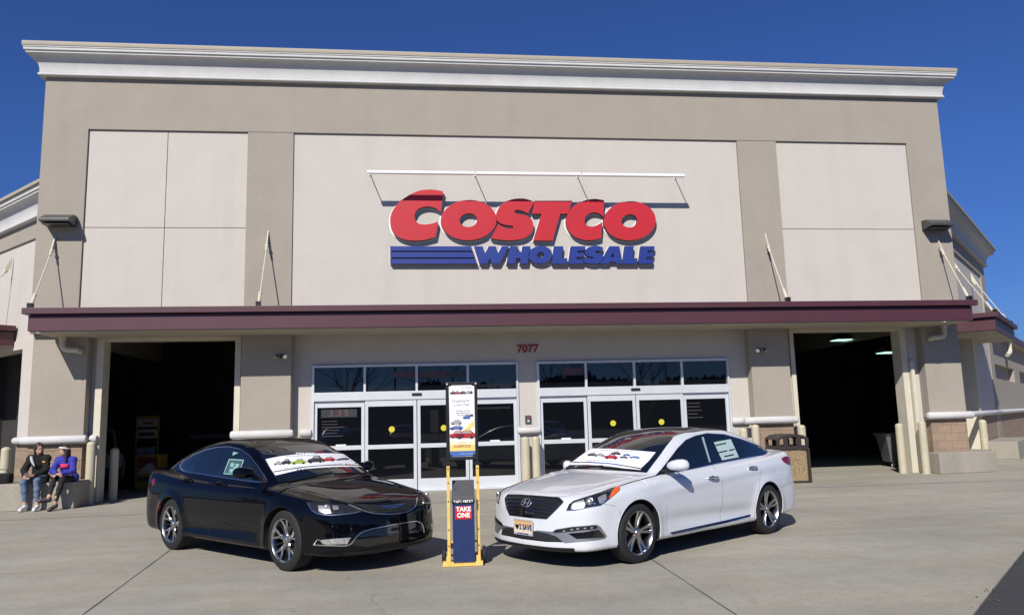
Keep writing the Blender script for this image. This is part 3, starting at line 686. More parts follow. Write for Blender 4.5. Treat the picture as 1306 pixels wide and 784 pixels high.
def surface_net(F, lo, hi, h):
    ax = [np.arange(lo[i],hi[i]+h,h,dtype=np.float32) for i in range(3)]
    nx,ny,nz = [len(a) for a in ax]
    K = 5                                  # sparse evaluation: only blocks near the surface are refined
    bc = [np.arange(0,len(a),K) for a in ax]
    X,Y,Z = np.meshgrid(*[a[np.minimum(b+K//2,len(a)-1)] for a,b in zip(ax,bc)],indexing='ij')
    Cc = F(X,Y,Z).astype(np.float32)
    near = np.abs(Cc) < K*h*1.9
    V = np.where(Cc<0,-1.,1.).astype(np.float32).repeat(K,0).repeat(K,1).repeat(K,2)[:nx,:ny,:nz].copy()
    NM = near.repeat(K,0).repeat(K,1).repeat(K,2)[:nx,:ny,:nz]
    I = np.argwhere(NM)
    V[NM] = F(ax[0][I[:,0]],ax[1][I[:,1]],ax[2][I[:,2]])
    S = V<0
    act = np.zeros((nx-1,ny-1,nz-1),np.int8)
    for a in (0,1):
        for b in (0,1):
            for c in (0,1): act += S[a:nx-1+a,b:ny-1+b,c:nz-1+c]
    act = (act>0)&(act<8)
    idx = np.full(act.shape,-1,np.int64); cells = np.argwhere(act); idx[act] = np.arange(len(cells))
    cn = np.zeros((len(cells),3)); ct = np.zeros(len(cells))
    E3 = [((0,0,0),(1,0,0)),((0,1,0),(1,1,0)),((0,0,1),(1,0,1)),((0,1,1),(1,1,1)),((0,0,0),(0,1,0)),((1,0,0),(1,1,0)),((0,0,1),(0,1,1)),((1,0,1),(1,1,1)),((0,0,0),(0,0,1)),((1,0,0),(1,0,1)),((0,1,0),(0,1,1)),((1,1,0),(1,1,1))]
    for a,b in E3:
        va = V[cells[:,0]+a[0],cells[:,1]+a[1],cells[:,2]+a[2]]; vb = V[cells[:,0]+b[0],cells[:,1]+b[1],cells[:,2]+b[2]]
        cr = (va<0)!=(vb<0); t = np.where(cr, va/(va-vb+1e-12), 0)
        p = cells + np.array(a) + (np.array(b)-np.array(a))*t[:,None]
        cn[cr] += p[cr]; ct += cr
    P = np.array(lo)+ (cn/ct[:,None])*h
    quads = []
    for axis in range(3):
        o1,o2 = [(1,2),(2,0),(0,1)][axis]
        sl0=[slice(1,None)]*3; sl1=[slice(1,None)]*3
        A = S; n = [nx,ny,nz]
        s0=[slice(1,n[k]-1) for k in range(3)]; s1=list(s0); s0[axis]=slice(0,n[axis]-1); s1[axis]=slice(1,n[axis])
        a_ = S[tuple(s0)]; b_ = S[tuple(s1)]; ch = np.argwhere(a_!=b_); 
        if len(ch)==0: continue
        inside = a_[ch[:,0],ch[:,1],ch[:,2]]
        base = ch.copy()
        for k in range(3):
            if k!=axis: base[:,k]+=1
        def ci(d1,d2):
            q = base.copy(); q[:,o1]-=d1; q[:,o2]-=d2; return idx[q[:,0],q[:,1],q[:,2]]
        q = np.stack([ci(0,0),ci(1,0),ci(1,1),ci(0,1)],1)
        q[~inside] = q[~inside][:,::-1]
        quads.append(q)
    Q = np.concatenate(quads); Q = Q[(Q>=0).all(1)]
    P = newton(F,P.astype(np.float64))
    return P, Q
def np_mesh(name, P, Q, mats, parent=None, normals=None, mi=None):
    used = np.unique(Q); mp = np.full(len(P),-1); mp[used]=np.arange(len(used)); P2=P[used]; Q2=mp[Q]
    me = bpy.data.meshes.new(name); me.vertices.add(len(P2)); me.vertices.foreach_set('co',P2.astype(np.float32).ravel())
    k = Q2.shape[1]; me.loops.add(len(Q2)*k); me.loops.foreach_set('vertex_index',Q2.astype(np.int32).ravel())
    me.polygons.add(len(Q2)); me.polygons.foreach_set('loop_start',np.arange(0,len(Q2)*k,k,dtype=np.int32)); me.polygons.foreach_set('loop_total',np.full(len(Q2),k,np.int32))
    me.update(calc_edges=True); me.validate()
    me.polygons.foreach_set('use_smooth',np.ones(len(me.polygons),bool))
    for m in (mats if isinstance(mats,(list,tuple)) else [mats]): me.materials.append(m)
    if normals is not None and len(me.vertices)==len(P2): me.normals_split_custom_set_from_vertices(normals[used].tolist())
    o = bpy.data.objects.new(name,me); COL.objects.link(o)
    if parent is not None: o.parent = parent
    return o

# ================================================================== CARS
def car_field(P):
    tt = {k:table(v) for k,v in P['tab'].items()}
    wb = P['wb']/2; W0 = P['W']; R = P['arch']
    def F(x,y,z):
        ay = np.abs(y)
        # flanks
        w = W0 + T(tt['plan'],x) + T(tt['side'],z)
        zc = T(tt['crease'],x); dz = z-zc
        w = w + P['cr']*np.exp(-(dz/.055)**2)*np.where(dz>0,1.0,1.0)*T(tt['crw'],x)
        w = w - P['scal']*np.exp(-((z-.40-.03*x)/.085)**2)*np.exp(-(x/1.0)**6) + P['rock']*np.exp(-((z-.235)/.05)**2)*np.exp(-(x/1.12)**8)
        for s in (1,-1):
            rr = np.sqrt((x-s*wb)**2+(z-P['rw'])**2); w = w + P['flare']*np.exp(-((rr-R-.01)/.07)**2)
        fs = (ay-w)*.96
        bf = T(tt['bowf'],ay); ff = T(tt['nose'],z); fx = (x-ff+bf)/np.sqrt(1+TD(tt['bowf'],ay)**2+TD(tt['nose'],z)**2)
        br = T(tt['bowr'],ay); fr = T(tt['tail'],z); rx = (-x+fr+br)/np.sqrt(1+TD(tt['bowr'],ay)**2+TD(tt['tail'],z)**2) if False else (fr+br-x)/np.sqrt(1+TD(tt['bowr'],ay)**2+TD(tt['tail'],z)**2)
        top = T(tt['top'],x+.10*ay*ay*(x>1.2)) - T(tt['crown'],ay) + P['ridge']*np.exp(-((ay-T(tt['ridgey'],x))/.05)**2)*T(tt['ridgew'],x)
        ft = (z-top)/np.sqrt(1+TD(tt['top'],x)**2)
        fb = T(tt['belly'],x)-z
        low = smax(fs, ft, P['kshoulder'])
        low = smax(low, smax(fx,rx,.02), .07)
        low = smax(low, fb, .05)
        # cabin
        xx = x + .20*y*y*np.tanh((x+.45)/.5)
        zt = T(tt['roof'],xx) - .085*y*y
        fct = (z-zt)/np.sqrt(1+TD(tt['roof'],xx)**2)
        g = T(tt['tumble'],z) + T(tt['cplan'],x)
        fcs = (ay-g)*.93
        cab = smax(smax(fct,fcs,.085), .80-z, .02)
        f = smin(low, cab, .035)
        for s in (1,-1):
            rr = np.sqrt((x-s*wb)**2+(z-P['rw']-.012)**2)-R
            well = np.maximum(rr, .58-ay)
            f = np.maximum(f, -well)
        return f
    return F

WCAR = dict(wb=2.805, W=.918, arch=.368, rw=.328, cr=.010, scal=.022, rock=.012, flare=.016, ridge=.010, kshoulder=.075, tab=dict(
    plan=[(-2.6,-.075),(-2.2,-.05),(-1.7,-.018),(-1.2,0),(0,.004),(1.2,0),(1.7,-.012),(2.0,-.035),(2.4,-.08)],
    side=[(.1,-.16),(.18,-.07),(.26,-.028),(.35,-.016),(.5,-.002),(.62,0),(.72,-.004),(.82,-.016),(.9,-.034),(1.0,-.075),(1.1,-.14),(1.5,-.4)],
    crease=[(-2.5,.93),(-1.3,.885),(0,.815),(1.0,.735),(1.8,.66),(2.4,.62)], crw=[(-2.6,.3),(-2.2,.8),(-1,1),(.6,1),(1.1,.35),(2.4,0)],
    bowf=[(0,0),(.25,.012),(.45,.045),(.6,.10),(.7,.155),(.78,.23),(.85,.35),(.90,.50),(.95,.75),(1.1,1.6)],
    nose=[(.05,2.10),(.14,2.22),(.19,2.335),(.25,2.355),(.33,2.35),(.45,2.34),(.52,2.335),(.62,2.325),(.70,2.30),(.76,2.26),(.80,2.20),(.86,2.02),(.95,1.7)],
    bowr=[(0,0),(.3,.015),(.5,.05),(.65,.10),(.75,.16),(.83,.25),(.89,.37),(.95,.6),(1.1,1.2)],
    tail=[(.05,-2.2),(.16,-2.36),(.25,-2.46),(.4,-2.51),(.6,-2.51),(.66,-2.49),(.8,-2.48),(.95,-2.465),(1.05,-2.46),(1.12,-2.45),(1.3,-2.3)],
    top=[(-2.6,1.05),(-2.47,1.105),(-2.35,1.10),(-2.1,1.085),(-1.7,1.06),(-1.2,1.03),(-.5,1.005),(.3,.985),(.8,.98),(1.0,.975),(1.2,.957),(1.5,.918),(1.8,.875),(2.05,.83),(2.2,.79),(2.29,.745),(2.4,.66)],
    crown=[(0,0),(.4,.008),(.6,.018),(.75,.034),(.85,.055),(1.0,.11)],
    ridgey=[(-2.5,.6),(1.0,.74),(1.8,.64),(2.3,.46)], ridgew=[(-2.6,0),(.9,0),(1.1,1),(1.9,1),(2.3,.2),(2.4,0)],
    belly=[(-2.6,.26),(-2.3,.24),(-1.8,.22),(-1,.195),(1,.195),(1.8,.20),(2.4,.185)],
    roof=[(-2.7,.80),(-2.5,.97),(-2.3,1.065),(-2.15,1.115),(-2.0,1.165),(-1.7,1.275),(-1.4,1.365),(-1.1,1.43),(-.8,1.465),(-.45,1.478),(-.1,1.458),(.15,1.41),(.45,1.305),(.75,1.165),(1.05,1.015),(1.25,.90),(1.5,.7)],
    tumble=[(.7,.86),(.95,.80),(1.1,.755),(1.25,.69),(1.35,.635),(1.45,.57),(1.6,.4)],
    cplan=[(-2.6,-.30),(-2.1,-.17),(-1.6,-.075),(-1.0,-.015),(-.3,0),(.6,0),(1.2,-.01),(1.5,-.02)]))
import copy as _cp
BCAR = _cp.deepcopy(WCAR); BCAR.update(wb=2.743, W=.922, arch=.372, rw=.335, cr=.009, scal=.030, rock=.016, flare=.020, ridge=.008, kshoulder=.10)
BCAR['tab'].update(
    nose=[(.05,2.12),(.15,2.24),(.21,2.33),(.28,2.36),(.36,2.365),(.46,2.355),(.56,2.345),(.64,2.33),(.70,2.305),(.76,2.25),(.81,2.16),(.87,1.96),(.95,1.7)],
    bowf=[(0,0),(.25,.018),(.45,.065),(.6,.135),(.7,.20),(.78,.28),(.85,.40),(.90,.53),(.95,.78),(1.1,1.6)],
    top=[(-2.6,1.04),(-2.5,1.09),(-2.35,1.095),(-2.1,1.09),(-1.7,1.065),(-1.2,1.035),(-.5,1.01),(.3,.995),(.8,.985),(1.05,.97),(1.25,.945),(1.5,.91),(1.8,.86),(2.05,.805),(2.2,.755),(2.29,.70),(2.4,.62)],
    crown=[(0,0),(.4,.014),(.6,.030),(.75,.052),(.85,.08),(1.0,.15)],
    crease=[(-2.5,.90),(-1.4,.90),(0,.875),(1.0,.83),(1.8,.79),(2.4,.7)],
    roof=[(-2.7,.78),(-2.5,.95),(-2.3,1.06),(-2.15,1.115),(-2.0,1.17),(-1.7,1.28),(-1.4,1.37),(-1.1,1.435),(-.8,1.475),(-.5,1.49),(-.2,1.478),(.1,1.425),(.4,1.315),(.7,1.175),(1.0,1.025),(1.2,.91),(1.5,.7)],
    tail=[(.05,-2.2),(.16,-2.36),(.25,-2.47),(.4,-2.53),(.6,-2.535),(.8,-2.52),(.95,-2.50),(1.05,-2.49),(1.12,-2.47),(1.3,-2.3)])

class Car:
    def __init__(s, spec, center, heading, label, group_side, name='parked_car', paint='carwhite'):
        s.spec=spec; s.F=car_field(spec); s.paint=MT[paint]
        s.root = empty(name, (center[0],center[1],0), heading, label, 'car')
        s.c=np.array([center[0],center[1],0.]); ca,sa=math.cos(heading),math.sin(heading); s.Rm=np.array([[ca,sa,0],[-sa,ca,0],[0,0,1]])
        s.side = group_side
    # --- projections onto the body
    def hit(s, O, D, t0, t1, n=70):
        O=np.asarray(O,float); D=np.asarray(D,float)
        ts=np.linspace(t0,t1,n); res=np.full(len(D),np.nan); best=np.full(len(D),1e9); bt=np.full(len(D),t0); prev=None; done=np.zeros(len(D),bool)
        lo=np.full(len(D),t0,float); hi=np.full(len(D),t0,float)
        for i,t in enumerate(ts):
            p=O+D*t; f=s.F(p[:,0],p[:,1],p[:,2])
            b=(np.abs(f)<best)&~done; best[b]=np.abs(f)[b]; bt[b]=t
            nw=(f<0)&~done
            if i>0: lo[nw]=ts[i-1]; hi[nw]=t
            done|=nw
        for _ in range(14):
            m=(lo+hi)/2; p=O+D*m[:,None]; f=s.F(p[:,0],p[:,1],p[:,2]); ins=f<0; hi=np.where(done&ins,m,hi); lo=np.where(done&~ins,m,lo)
        t=np.where(done,(lo+hi)/2,bt); P=O+D*t[:,None]
        if (~done).any(): P[~done]=newton(s.F,P[~done],12)
        return P
    def project(s, pts, view):
        pts=np.asarray(pts,float); n=len(pts); z=np.zeros(n)
        if view=='cam':
            D=np.array([ray(*p) for p in pts]); D=D@s.Rm.T; O=np.repeat(((CO-s.c)@s.Rm.T)[None],n,0); dc=float(np.linalg.norm(O[0])); return s.hit(O,D,dc-3.2,dc+2.6,150)
        if view=='side+': return s.hit(np.stack([pts[:,0],z+1.1,pts[:,1]],1), np.tile([0,-1.,0],(n,1)),0,1.1)
        if view=='side-': return s.hit(np.stack([pts[:,0],z-1.1,pts[:,1]],1), np.tile([0,1.,0],(n,1)),0,1.1)
        if view=='top': return s.hit(np.stack([pts[:,0],pts[:,1],z+1.7],1), np.tile([0,0,-1.],(n,1)),0,1.2)
        if view=='front': return s.hit(np.stack([z+2.6,pts[:,0],pts[:,1]],1), np.tile([-1.,0,0],(n,1)),0,1.6)
        if view=='rear': return s.hit(np.stack([z-2.8,pts[:,0],pts[:,1]],1), np.tile([1.,0,0],(n,1)),0,1.6)
    def patch(s, name, poly, view, matr, off=.003, res=None, parent=None, smooth=False, mirror=False, thick=.012, rnd=True):
        """thin panel lying on the body, outline poly given in the view's plane (or in photo rays for 'cam')"""
        if res is None: res = 2.2 if view=='cam' else .03
        poly=[tuple(map(float,p)) for p in poly]
        if smooth: poly=catmull(poly,True,8)
        B=[]
        for a,b in zip(poly,poly[1:]+poly[:1]):
            k=max(1,int(math.dist(a,b)/res)); B+=[(a[0]+(b[0]-a[0])*i/k,a[1]+(b[1]-a[1])*i/k) for i in range(k)]
        xs=[p[0] for p in B]; ys=[p[1] for p in B]; inn=[]
        def inside(x,y):
            c=False; j=len(poly)-1
            for i in range(len(poly)):
                if (poly[i][1]>y)!=(poly[j][1]>y) and x<(poly[j][0]-poly[i][0])*(y-poly[i][1])/(poly[j][1]-poly[i][1])+poly[i][0]: c=not c
                j=i
            return c
        BA=np.array(B)
        for x in np.arange(min(xs)+res/2,max(xs),res):
            for y in np.arange(min(ys)+res/2,max(ys),res):
                if inside(x,y) and np.min((BA[:,0]-x)**2+(BA[:,1]-y)**2)>(res*.45)**2: inn.append((x,y))
        nb=len(B); V=[Vector(p) for p in B+inn]
        r=delaunay_2d_cdt(V,[],[list(range(nb))],1,1e-6)
        V2=[tuple(v) for v in r[0]]; tris=[t for t in r[2]]
        P=s.project(V2,view); N,_=grad(s.F,P,.008)
        Q=P+N*off
        nv=len(V2); org=r[3] if len(r)>3 else None
        # boundary edges for the skirt
        ec={}
        for t in tris:
            for a,b in zip(t,t[1:]+t[:1] if isinstance(t,list) else tuple(t[1:])+tuple(t[:1])):
                ec[(a,b)]=1
        sk=[(a,b) for (a,b) in ec if (b,a) not in ec]
        low={}; vs=[tuple(q) for q in Q]
        fs=[tuple(t) for t in tris]
        # orient along the normal
        a,b,c=[Q[i] for i in tris[len(tris)//2][:3]]; flip=np.dot(np.cross(b-a,c-a),N[tris[len(tris)//2][0]])<0
        nr=[tuple(n) for n in N]
        for a,b in sk:
            for v in (a,b):
                if v not in low: low[v]=len(vs); vs.append(tuple(Q[v]-N[v]*thick)); nr.append(tuple(N[v]))
            fs.append((b,a,low[a],low[b]))
        if flip: fs=[f[::-1] for f in fs]
        out=[]
        for sg in ((1,-1) if mirror else (1,)):
            me=bpy.data.meshes.new(name)
            me.from_pydata([(v[0],v[1]*sg,v[2]) for v in vs],[],fs if sg==1 else [f[::-1] for f in fs]); me.materials.append(matr)
            me.polygons.foreach_set('use_smooth',[True]*len(me.polygons))
            me.normals_split_custom_set_from_vertices([(n[0],n[1]*sg,n[2]) for n in nr])
            o=bpy.data.objects.new(name,me); COL.objects.link(o); o.parent=parent or s.root; out.append(o)
        return out[0] if not mirror else out
    def strip(s, name, pts, view, matr, w=.008, h=.004, off=0., parent=None, mirror=False, smooth=True, closed=False, res=None, base=-.004):
        if res is None: res = 2.5 if view=='cam' else .03
        pts=[tuple(map(float,p)) for p in pts]
        if smooth: pts=catmull(pts,closed,8)
        if closed: pts=pts+[pts[0]]
        L=[]
        for a,b in zip(pts[:-1],pts[1:]):
            k=max(1,int(math.dist(a,b)/res)); L+=[(a[0]+(b[0]-a[0])*i/k,a[1]+(b[1]-a[1])*i/k) for i in range(k)]
        L.append(pts[-1]); P=s.project(L,view); N,_=grad(s.F,P,.008); n=len(P)
        Tn=np.gradient(P,axis=0); Tn/=np.maximum(np.linalg.norm(Tn,axis=1,keepdims=True),1e-9); Sd=np.cross(Tn,N)
        out=[]
        for sg in ((1,-1) if mirror else (1,)):
            vs=[]
            for i in range(n):
                for u,v in ((-.5,base),(-.5,h*.4+off),(-.25,h+off),(.25,h+off),(.5,h*.4+off),(.5,base)):
                    q=P[i]+Sd[i]*u*w+N[i]*v; vs.append((q[0],q[1]*sg,q[2]))
            k=6; fs=[(i*k+j,(i+1)*k+j,(i+1)*k+(j+1)%k,i*k+(j+1)%k) for i in range(n-1) for j in range(k)]+[tuple(range(k)),tuple((n-1)*k+j for j in range(k))[::-1]]
            m=MB(); m.add(vs,fs); o=m.build(name,matr,parent or s.root,local=True,smooth=True,auto=50); out.append(o)
        return out[0] if not mirror else out
    def at(s, p, view='cam', off=0.):
        P=s.project([p],view); N,_=grad(s.F,P,.008); return Vector(P[0]+N[0]*off), Vector(N[0])
    # --- body mesh
    def body(s, h=.0145, seams=None):
        F=s.F; P,Q=surface_net(F,(-2.62,-1.02,.12),(2.46,1.02,1.55),h)
        N,_=grad(F,P,.006); c=P[Q].mean(1); x,y,z=c.T; ay=np.abs(y); wb=s.spec['wb']/2
        cls=np.zeros(len(c),int)
        for sg in (1,-1):
            rr=np.sqrt((x-sg*wb)**2+(z-s.spec['rw']-.012)**2); rv=rr<s.spec['arch']+.006
            nn=N[Q].mean(1); rad=np.abs(nn[:,0]*(x-sg*wb)+nn[:,2]*(z-s.spec['rw']))/np.maximum(rr,1e-3)
            cls[rv]=1
        cls[(z<.24)&(N[Q].mean(1)[:,2]<-.8)]=1
        d=seams
        for k,(a,b,zt) in enumerate(d['doors']):
            m=(cls==0)&(ay>.45)&(z>d['sill'])&(z<1.42)
            x0=np.interp(z,[q[1] for q in a],[q[0] for q in a]); x1=np.interp(z,[q[1] for q in b],[q[0] for q in b])
            m&=(x<x0)&(x>x1)
            cls[m&(y>0)]=2+2*k; cls[m&(y<0)]=3+2*k
        hy=np.interp(x,[q[0] for q in d['hood']],[q[1] for q in d['hood']])
        cls[(cls==0)&(x>d['hood'][0][0])&(ay<hy)&(N[Q].mean(1)[:,2]>.35)&(z>.70)]=6
        cls[(cls==0)&(x<d['trunk'][0])&(ay<d['trunk'][1])&(z>d['trunk'][2])]=7
        names={0:('body',s.paint),1:('underbody',MT['well']),2:('door',s.paint),3:('door',s.paint),4:('door',s.paint),5:('door',s.paint),6:('hood',s.paint),7:('boot_lid',s.paint)}
        s.p={}
        for k,(n,m_) in names.items():
            q=Q[cls==k]
            if len(q): s.p[k]=np_mesh(n,P,q,m_,s.root,N)
    def wheel(s, sx, sy, style):
        wb=s.spec['wb']/2; r=s.spec['rw']+.006; x=sx*wb; yo=sy*.905; W=.225
        yin=yo-sy*W
        m=MB(); yc=(yo+yin)/2; hw=W/2
        prof=[(.232,-hw+.012),(.245,-hw),(.285,-hw-.002),(.312,-hw+.006),(r-.006,-hw+.022),(r,-hw+.04)]
        for g_ in (-.06,-.02,.02,.06): prof+=[(r,g_-.006),(r-.007,g_-.004),(r-.007,g_+.004),(r,g_+.006)]
        prof+=[(r,hw-.04),(r-.006,hw-.022),(.312,hw-.006),(.285,hw+.002),(.245,hw),(.232,hw-.012)]
        m.lathe(prof,(x,yc,r),'y',56)
        tyre=m.build('wheel',MT['rubber'],s.root,local=True,smooth=True,auto=35)
        # barrel, disc
        m=MB(); m.lathe([(.236,hw-.014),(.225,hw-.03),(.215,hw-.07),(.212,-hw+.02),(.12,-hw+.03),(0,-hw+.03)] if sy>0 else [(.236,-hw+.014),(.225,-hw+.03),(.215,-hw+.07),(.212,hw-.02),(.12,hw-.03),(0,hw-.03)],(x,yc,r),'y',48)
        m.build('wheel_barrel',MT['rimdark'],tyre,local=True,smooth=True)
        m=MB(); yd=yo-sy*.10; m.lathe([(.0,-.006),(.155,-.006),(.155,.006),(0,.006)],(x,yd,r),'y',36); m.build('brake_disc',MT['disc'],tyre,local=True,smooth=True)
        # rim lip and spokes
        m=MB(); a=[(.252,-.004),(.256,.004),(.250,.008),(.240,.006),(.232,-.004),(.228,-.02)]
        m.lathe([(q,sy*v) for q,v in a],(x,yo-sy*.008,r),'y',56)
        rim=m.build('rim',MT['rim'],tyre,local=True,smooth=True)
        def spoke(a0,a1,r0,r1,w0,w1,d0,d1,mi_front,mm,th=.022):
            p0=Vector((math.cos(a0)*r0,0,math.sin(a0)*r0)); p1=Vector((math.cos(a1)*r1,0,math.sin(a1)*r1)); t=(p1-p0).normalized(); nrm=Vector((-t.z,0,t.x))
            K=7; vs=[]
            for i in range(K):
                f=i/(K-1); c=p0.lerp(p1,f); w=w0+(w1-w0)*f; dd=d0+(d1-d0)*f-.012*math.sin(PI*f)
                for u,v in ((-.5,-th),(-.5,-.008),(-.36,0),(.36,0),(.5,-.008),(.5,-th)):
                    q=c+nrm*u*w; vs.append((x+q.x, yo-sy*.006+sy*(dd+v), r+q.z))
            fs=[(i*6+j,(i+1)*6+j,(i+1)*6+(j+1)%6,i*6+(j+1)%6) for i in range(K-1) for j in range(6)]+[tuple(range(6)),tuple(range((K-1)*6,K*6))]
            mm.add(vs,fs)
        off=.35 if sx>0 else .1
        if style=='split':   # five forked spokes
            for k in range(5):
                m=MB(); a=2*PI*k/5+off
                spoke(a,a,.045,.115,.062,.050,-.030,-.022,0,m,.03)
                spoke(a,a+.25,.105,.236,.032,.030,-.021,-.002,0,m); spoke(a,a-.25,.105,.236,.032,.030,-.021,-.002,0,m)
                m.build('spoke',MT['rim'],rim,local=True)
                m=MB(); spoke(a+PI/5,a+PI/5,.06,.236,.016,.022,-.045,-.02,0,m,.03); m.build('spoke',MT['rimdark'],rim,local=True)
        else:                # five twisted pairs with dark pockets
            for k in range(5):
                m=MB(); a=2*PI*k/5+off
                spoke(a-.10,a+.02,.045,.236,.030,.038,-.030,-.002,0,m); spoke(a+.20,a+.34,.045,.236,.030,.038,-.030,-.002,0,m)
                m.build('spoke',MT['rim'],rim,local=True)
                m=MB(); spoke(a+.05,a+.18,.06,.236,.050,.085,-.048,-.022,0,m,.02); m.build('spoke_pocket',MT['rimdark'],rim,local=True)
        m=MB(); 
        m.lathe([(0,sy*.002),(.030,sy*.002),(.034,-sy*.004),(.058,-sy*.010),(.064,-sy*.03)],(x,yo-sy*.028,r),'y',24); cap=m.build('hub_cap',MT['rim'],rim,local=True,smooth=True)
        m=MB()
        for k in range(5):
            a=2*PI*k/5+off; m.ball((x+.048*math.cos(a),yo-sy*.036,r+.048*math.sin(a)),.008,6)
        m.build('wheel_nuts',MT['darkchrome'],rim,local=True)
        return tyre

def catmull(p, closed, n=8):
    out=[]; N=len(p)
    rng_=range(N) if closed else range(N-1)
    for i in rng_:
        if closed: a,b,c,d=p[i-1],p[i],p[(i+1)%N],p[(i+2)%N]
        else: a,b,c,d=p[max(i-1,0)],p[i],p[i+1],p[min(i+2,N-1)]
        for k in range(n):
            t=k/n; out.append(tuple(.5*((2*b[j])+(-a[j]+c[j])*t+(2*a[j]-5*b[j]+4*c[j]-d[j])*t*t+(-a[j]+3*b[j]-3*c[j]+d[j])*t**3) for j in range(2)))
    if not closed: out.append(p[-1])
    return out
def zz(x0,y0,sc):          # coordinates read off an enlarged crop of the photograph
    return lambda *pts: [(x0+a/sc, y0+b/sc) for a,b in pts]
# ================================================================== THE TWO SHOW CARS
def local_plane(car, px, py, yl):
    D=car.Rm@ray(px,py); O=car.Rm@(CO-car.c); t=(yl-O[1])/D[1]; return O+D*t
def handle(car, p0, p1, side, matr, matr2):
    """door handle between two points (x,z) on the flank"""
    P=car.project([p0,p1,((p0[0]+p1[0])/2,(p0[1]+p1[1])/2)],'side+' ); N,_=grad(car.F,P,.01)
    for sg,doorkey in ((1,side[0]),(-1,side[1])):
        f=lambda v:(v[0],v[1]*sg,v[2])
        a,b,c=P; n=N[2]; d=(b-a)
        m=MB(); pts=[a-n*.005,a+n*.018+d*.06,a+n*.032+d*.2,a+n*.036+d*.5,a+n*.032+d*.8,a+n*.018+d*.94,b-n*.005]
        m.tube([f(q) for q in pts],[.012,.013,.014,.015,.014,.013,.012],10)
        h=m.build('door_handle',matr,car.p[doorkey],local=True,smooth=True)
        m=MB(); q=c+n*.001; m.lathe([(.034,0),(.030,.004),(0,.002)],f(q),'y',18); 
        m.build('handle_recess',matr2,h,local=True,smooth=True)
def mirror_pair(car, x, y, z, matr, far=True, L=.23):
    near=1 if car.side=='W' else -1; y_=y; L_=L; z_=z
    for sg in (1,-1):
        y,L,z=(y_,L_,z_) if sg==near else ((y_-.17,L_*.50,z_-.055) if car.side=='W' else (y_-.12,L_*.70,z_-.03))
        m=MB()
        # shell: lofted rounded section, wider inboard-top, tapering outward
        secs=[(-.58,.03,.03),(-.5,.055,.05),(-.3,.08,.075),(0.,.09,.088),(.3,.085,.088),(.48,.065,.07),(.57,.035,.04),(.60,.010,.012)]
        seg=18; vs=[]
        for t,ry,rz in secs:
            for j in range(seg):
                a=2*PI*j/seg; cx=math.cos(a); cz=math.sin(a)
                px_=x+.02-.25*t*L*.6+ (ry if cx>0 else ry*.45)*math.copysign(abs(cx)**.8,cx); pz=z+rz*math.copysign(abs(cz)**.8,cz)*(.9 if cz>0 else .62)+.01*t
                vs.append((px_, sg*(y+t*L), pz))
        k=len(secs); m.add(vs,[(i*seg+j,(i+1)*seg+j,(i+1)*seg+(j+1)%seg,i*seg+(j+1)%seg) for i in range(k-1) for j in range(seg)]+[tuple(range(seg)),tuple(range((k-1)*seg,k*seg))[::-1]])
        r=m.build('wing_mirror',matr,car.root,local=True,smooth=True,auto=60)
        m=MB(); m.tube([(x+.02,sg*(y-L*.45),z-.045),(x+.045,sg*(y-L*.75),z-.06),(x+.06,sg*(y-L*1.05),z-.075)],[.028,.026,.034],12); m.build('mirror_arm',MT['plasticblack'],r,local=True,smooth=True)
        m=MB(); m.tube([(x+.07,sg*(y-L*.1),z-.032),(x+.05,sg*(y+L*.25),z-.030),(x+.0,sg*(y+L*.47),z-.025)],[.012,.013,.008],8); m.build('mirror_trim',MT['plasticblack'],r,local=True,smooth=True)
        m=MB(); m.box(x-.055,x-.045,*(sorted((sg*(y-L*.40),sg*(y+L*.38)))),z-.045,z+.06); m.build('mirror_glass',MT['carglass'],r,local=True)
def windscreen(car, xb, xt, yb, yt, xr0, xr1, yr0, yr1):
    """windscreen and rear window outlines in plan"""
    n=9
    def arc(x0,y0,bul): return [(x0+bul*(1-(t)**2), y0*t) for t in np.linspace(-1,1,n)]
    b=arc(xb,yb,.13); t=arc(xt,yt,.075)
    W=car.patch('windscreen', b+[(xb+(xt-xb)*.5,(yb+yt)/2+.012)]+t[::-1]+[(xb+(xt-xb)*.5,-(yb+yt)/2-.012)], 'top', MT['carglass'], off=.002)
    b=arc(xr0,yr0,-.07); t=arc(xr1,yr1,-.12)
    R=car.patch('rear_window', b+t[::-1], 'top', MT['carglass'], off=.002)
    return W,R

# ---------------------------------------------------------------- white saloon
WC=Car(WCAR,(3.083,10.322),math.radians(-145.093),'white saloon with black roof and orange plate, sales banner in its windscreen','W',paint='carwhite')
fa=[(.885,.20),(.90,.6),(.93,.96)]; fb=[(-.20,.20),(-.28,.7),(-.27,1.02)]; rb=[(-.98,.20),(-1.03,.36),(-1.10,.55),(-1.27,.92),(-1.27,1.05)]
WC.body(seams=dict(doors=[(fa,fb,1.4),(fb,rb,1.4)],sill=.265,hood=[(.98,.72),(1.6,.70),(2.2,.52),(2.32,.4)],trunk=(-2.0,.62,.80)))
seam=MT['well']; MT['seamgrey']=mat('panel_gap_grey',(.10,.10,.105),.6)
for pts in (fa,fb,rb): WC.strip('panel_gap',[p for p in pts if p[1]<.94] if pts is not fb else [p for p in pts],'side+',MT['seamgrey'],w=.005,h=.0008,mirror=True)
WC.strip('panel_gap',[(.885,.262),(.4,.262),(-.3,.262),(-1.0,.262)],'side+',MT['seamgrey'],w=.005,h=.0008,mirror=True,smooth=False)
WC.strip('panel_gap',[(-2.0,.60),(-2.2,.64),(-2.42,.62)],'top',MT['seamgrey'],w=.005,h=.0008,mirror=True)
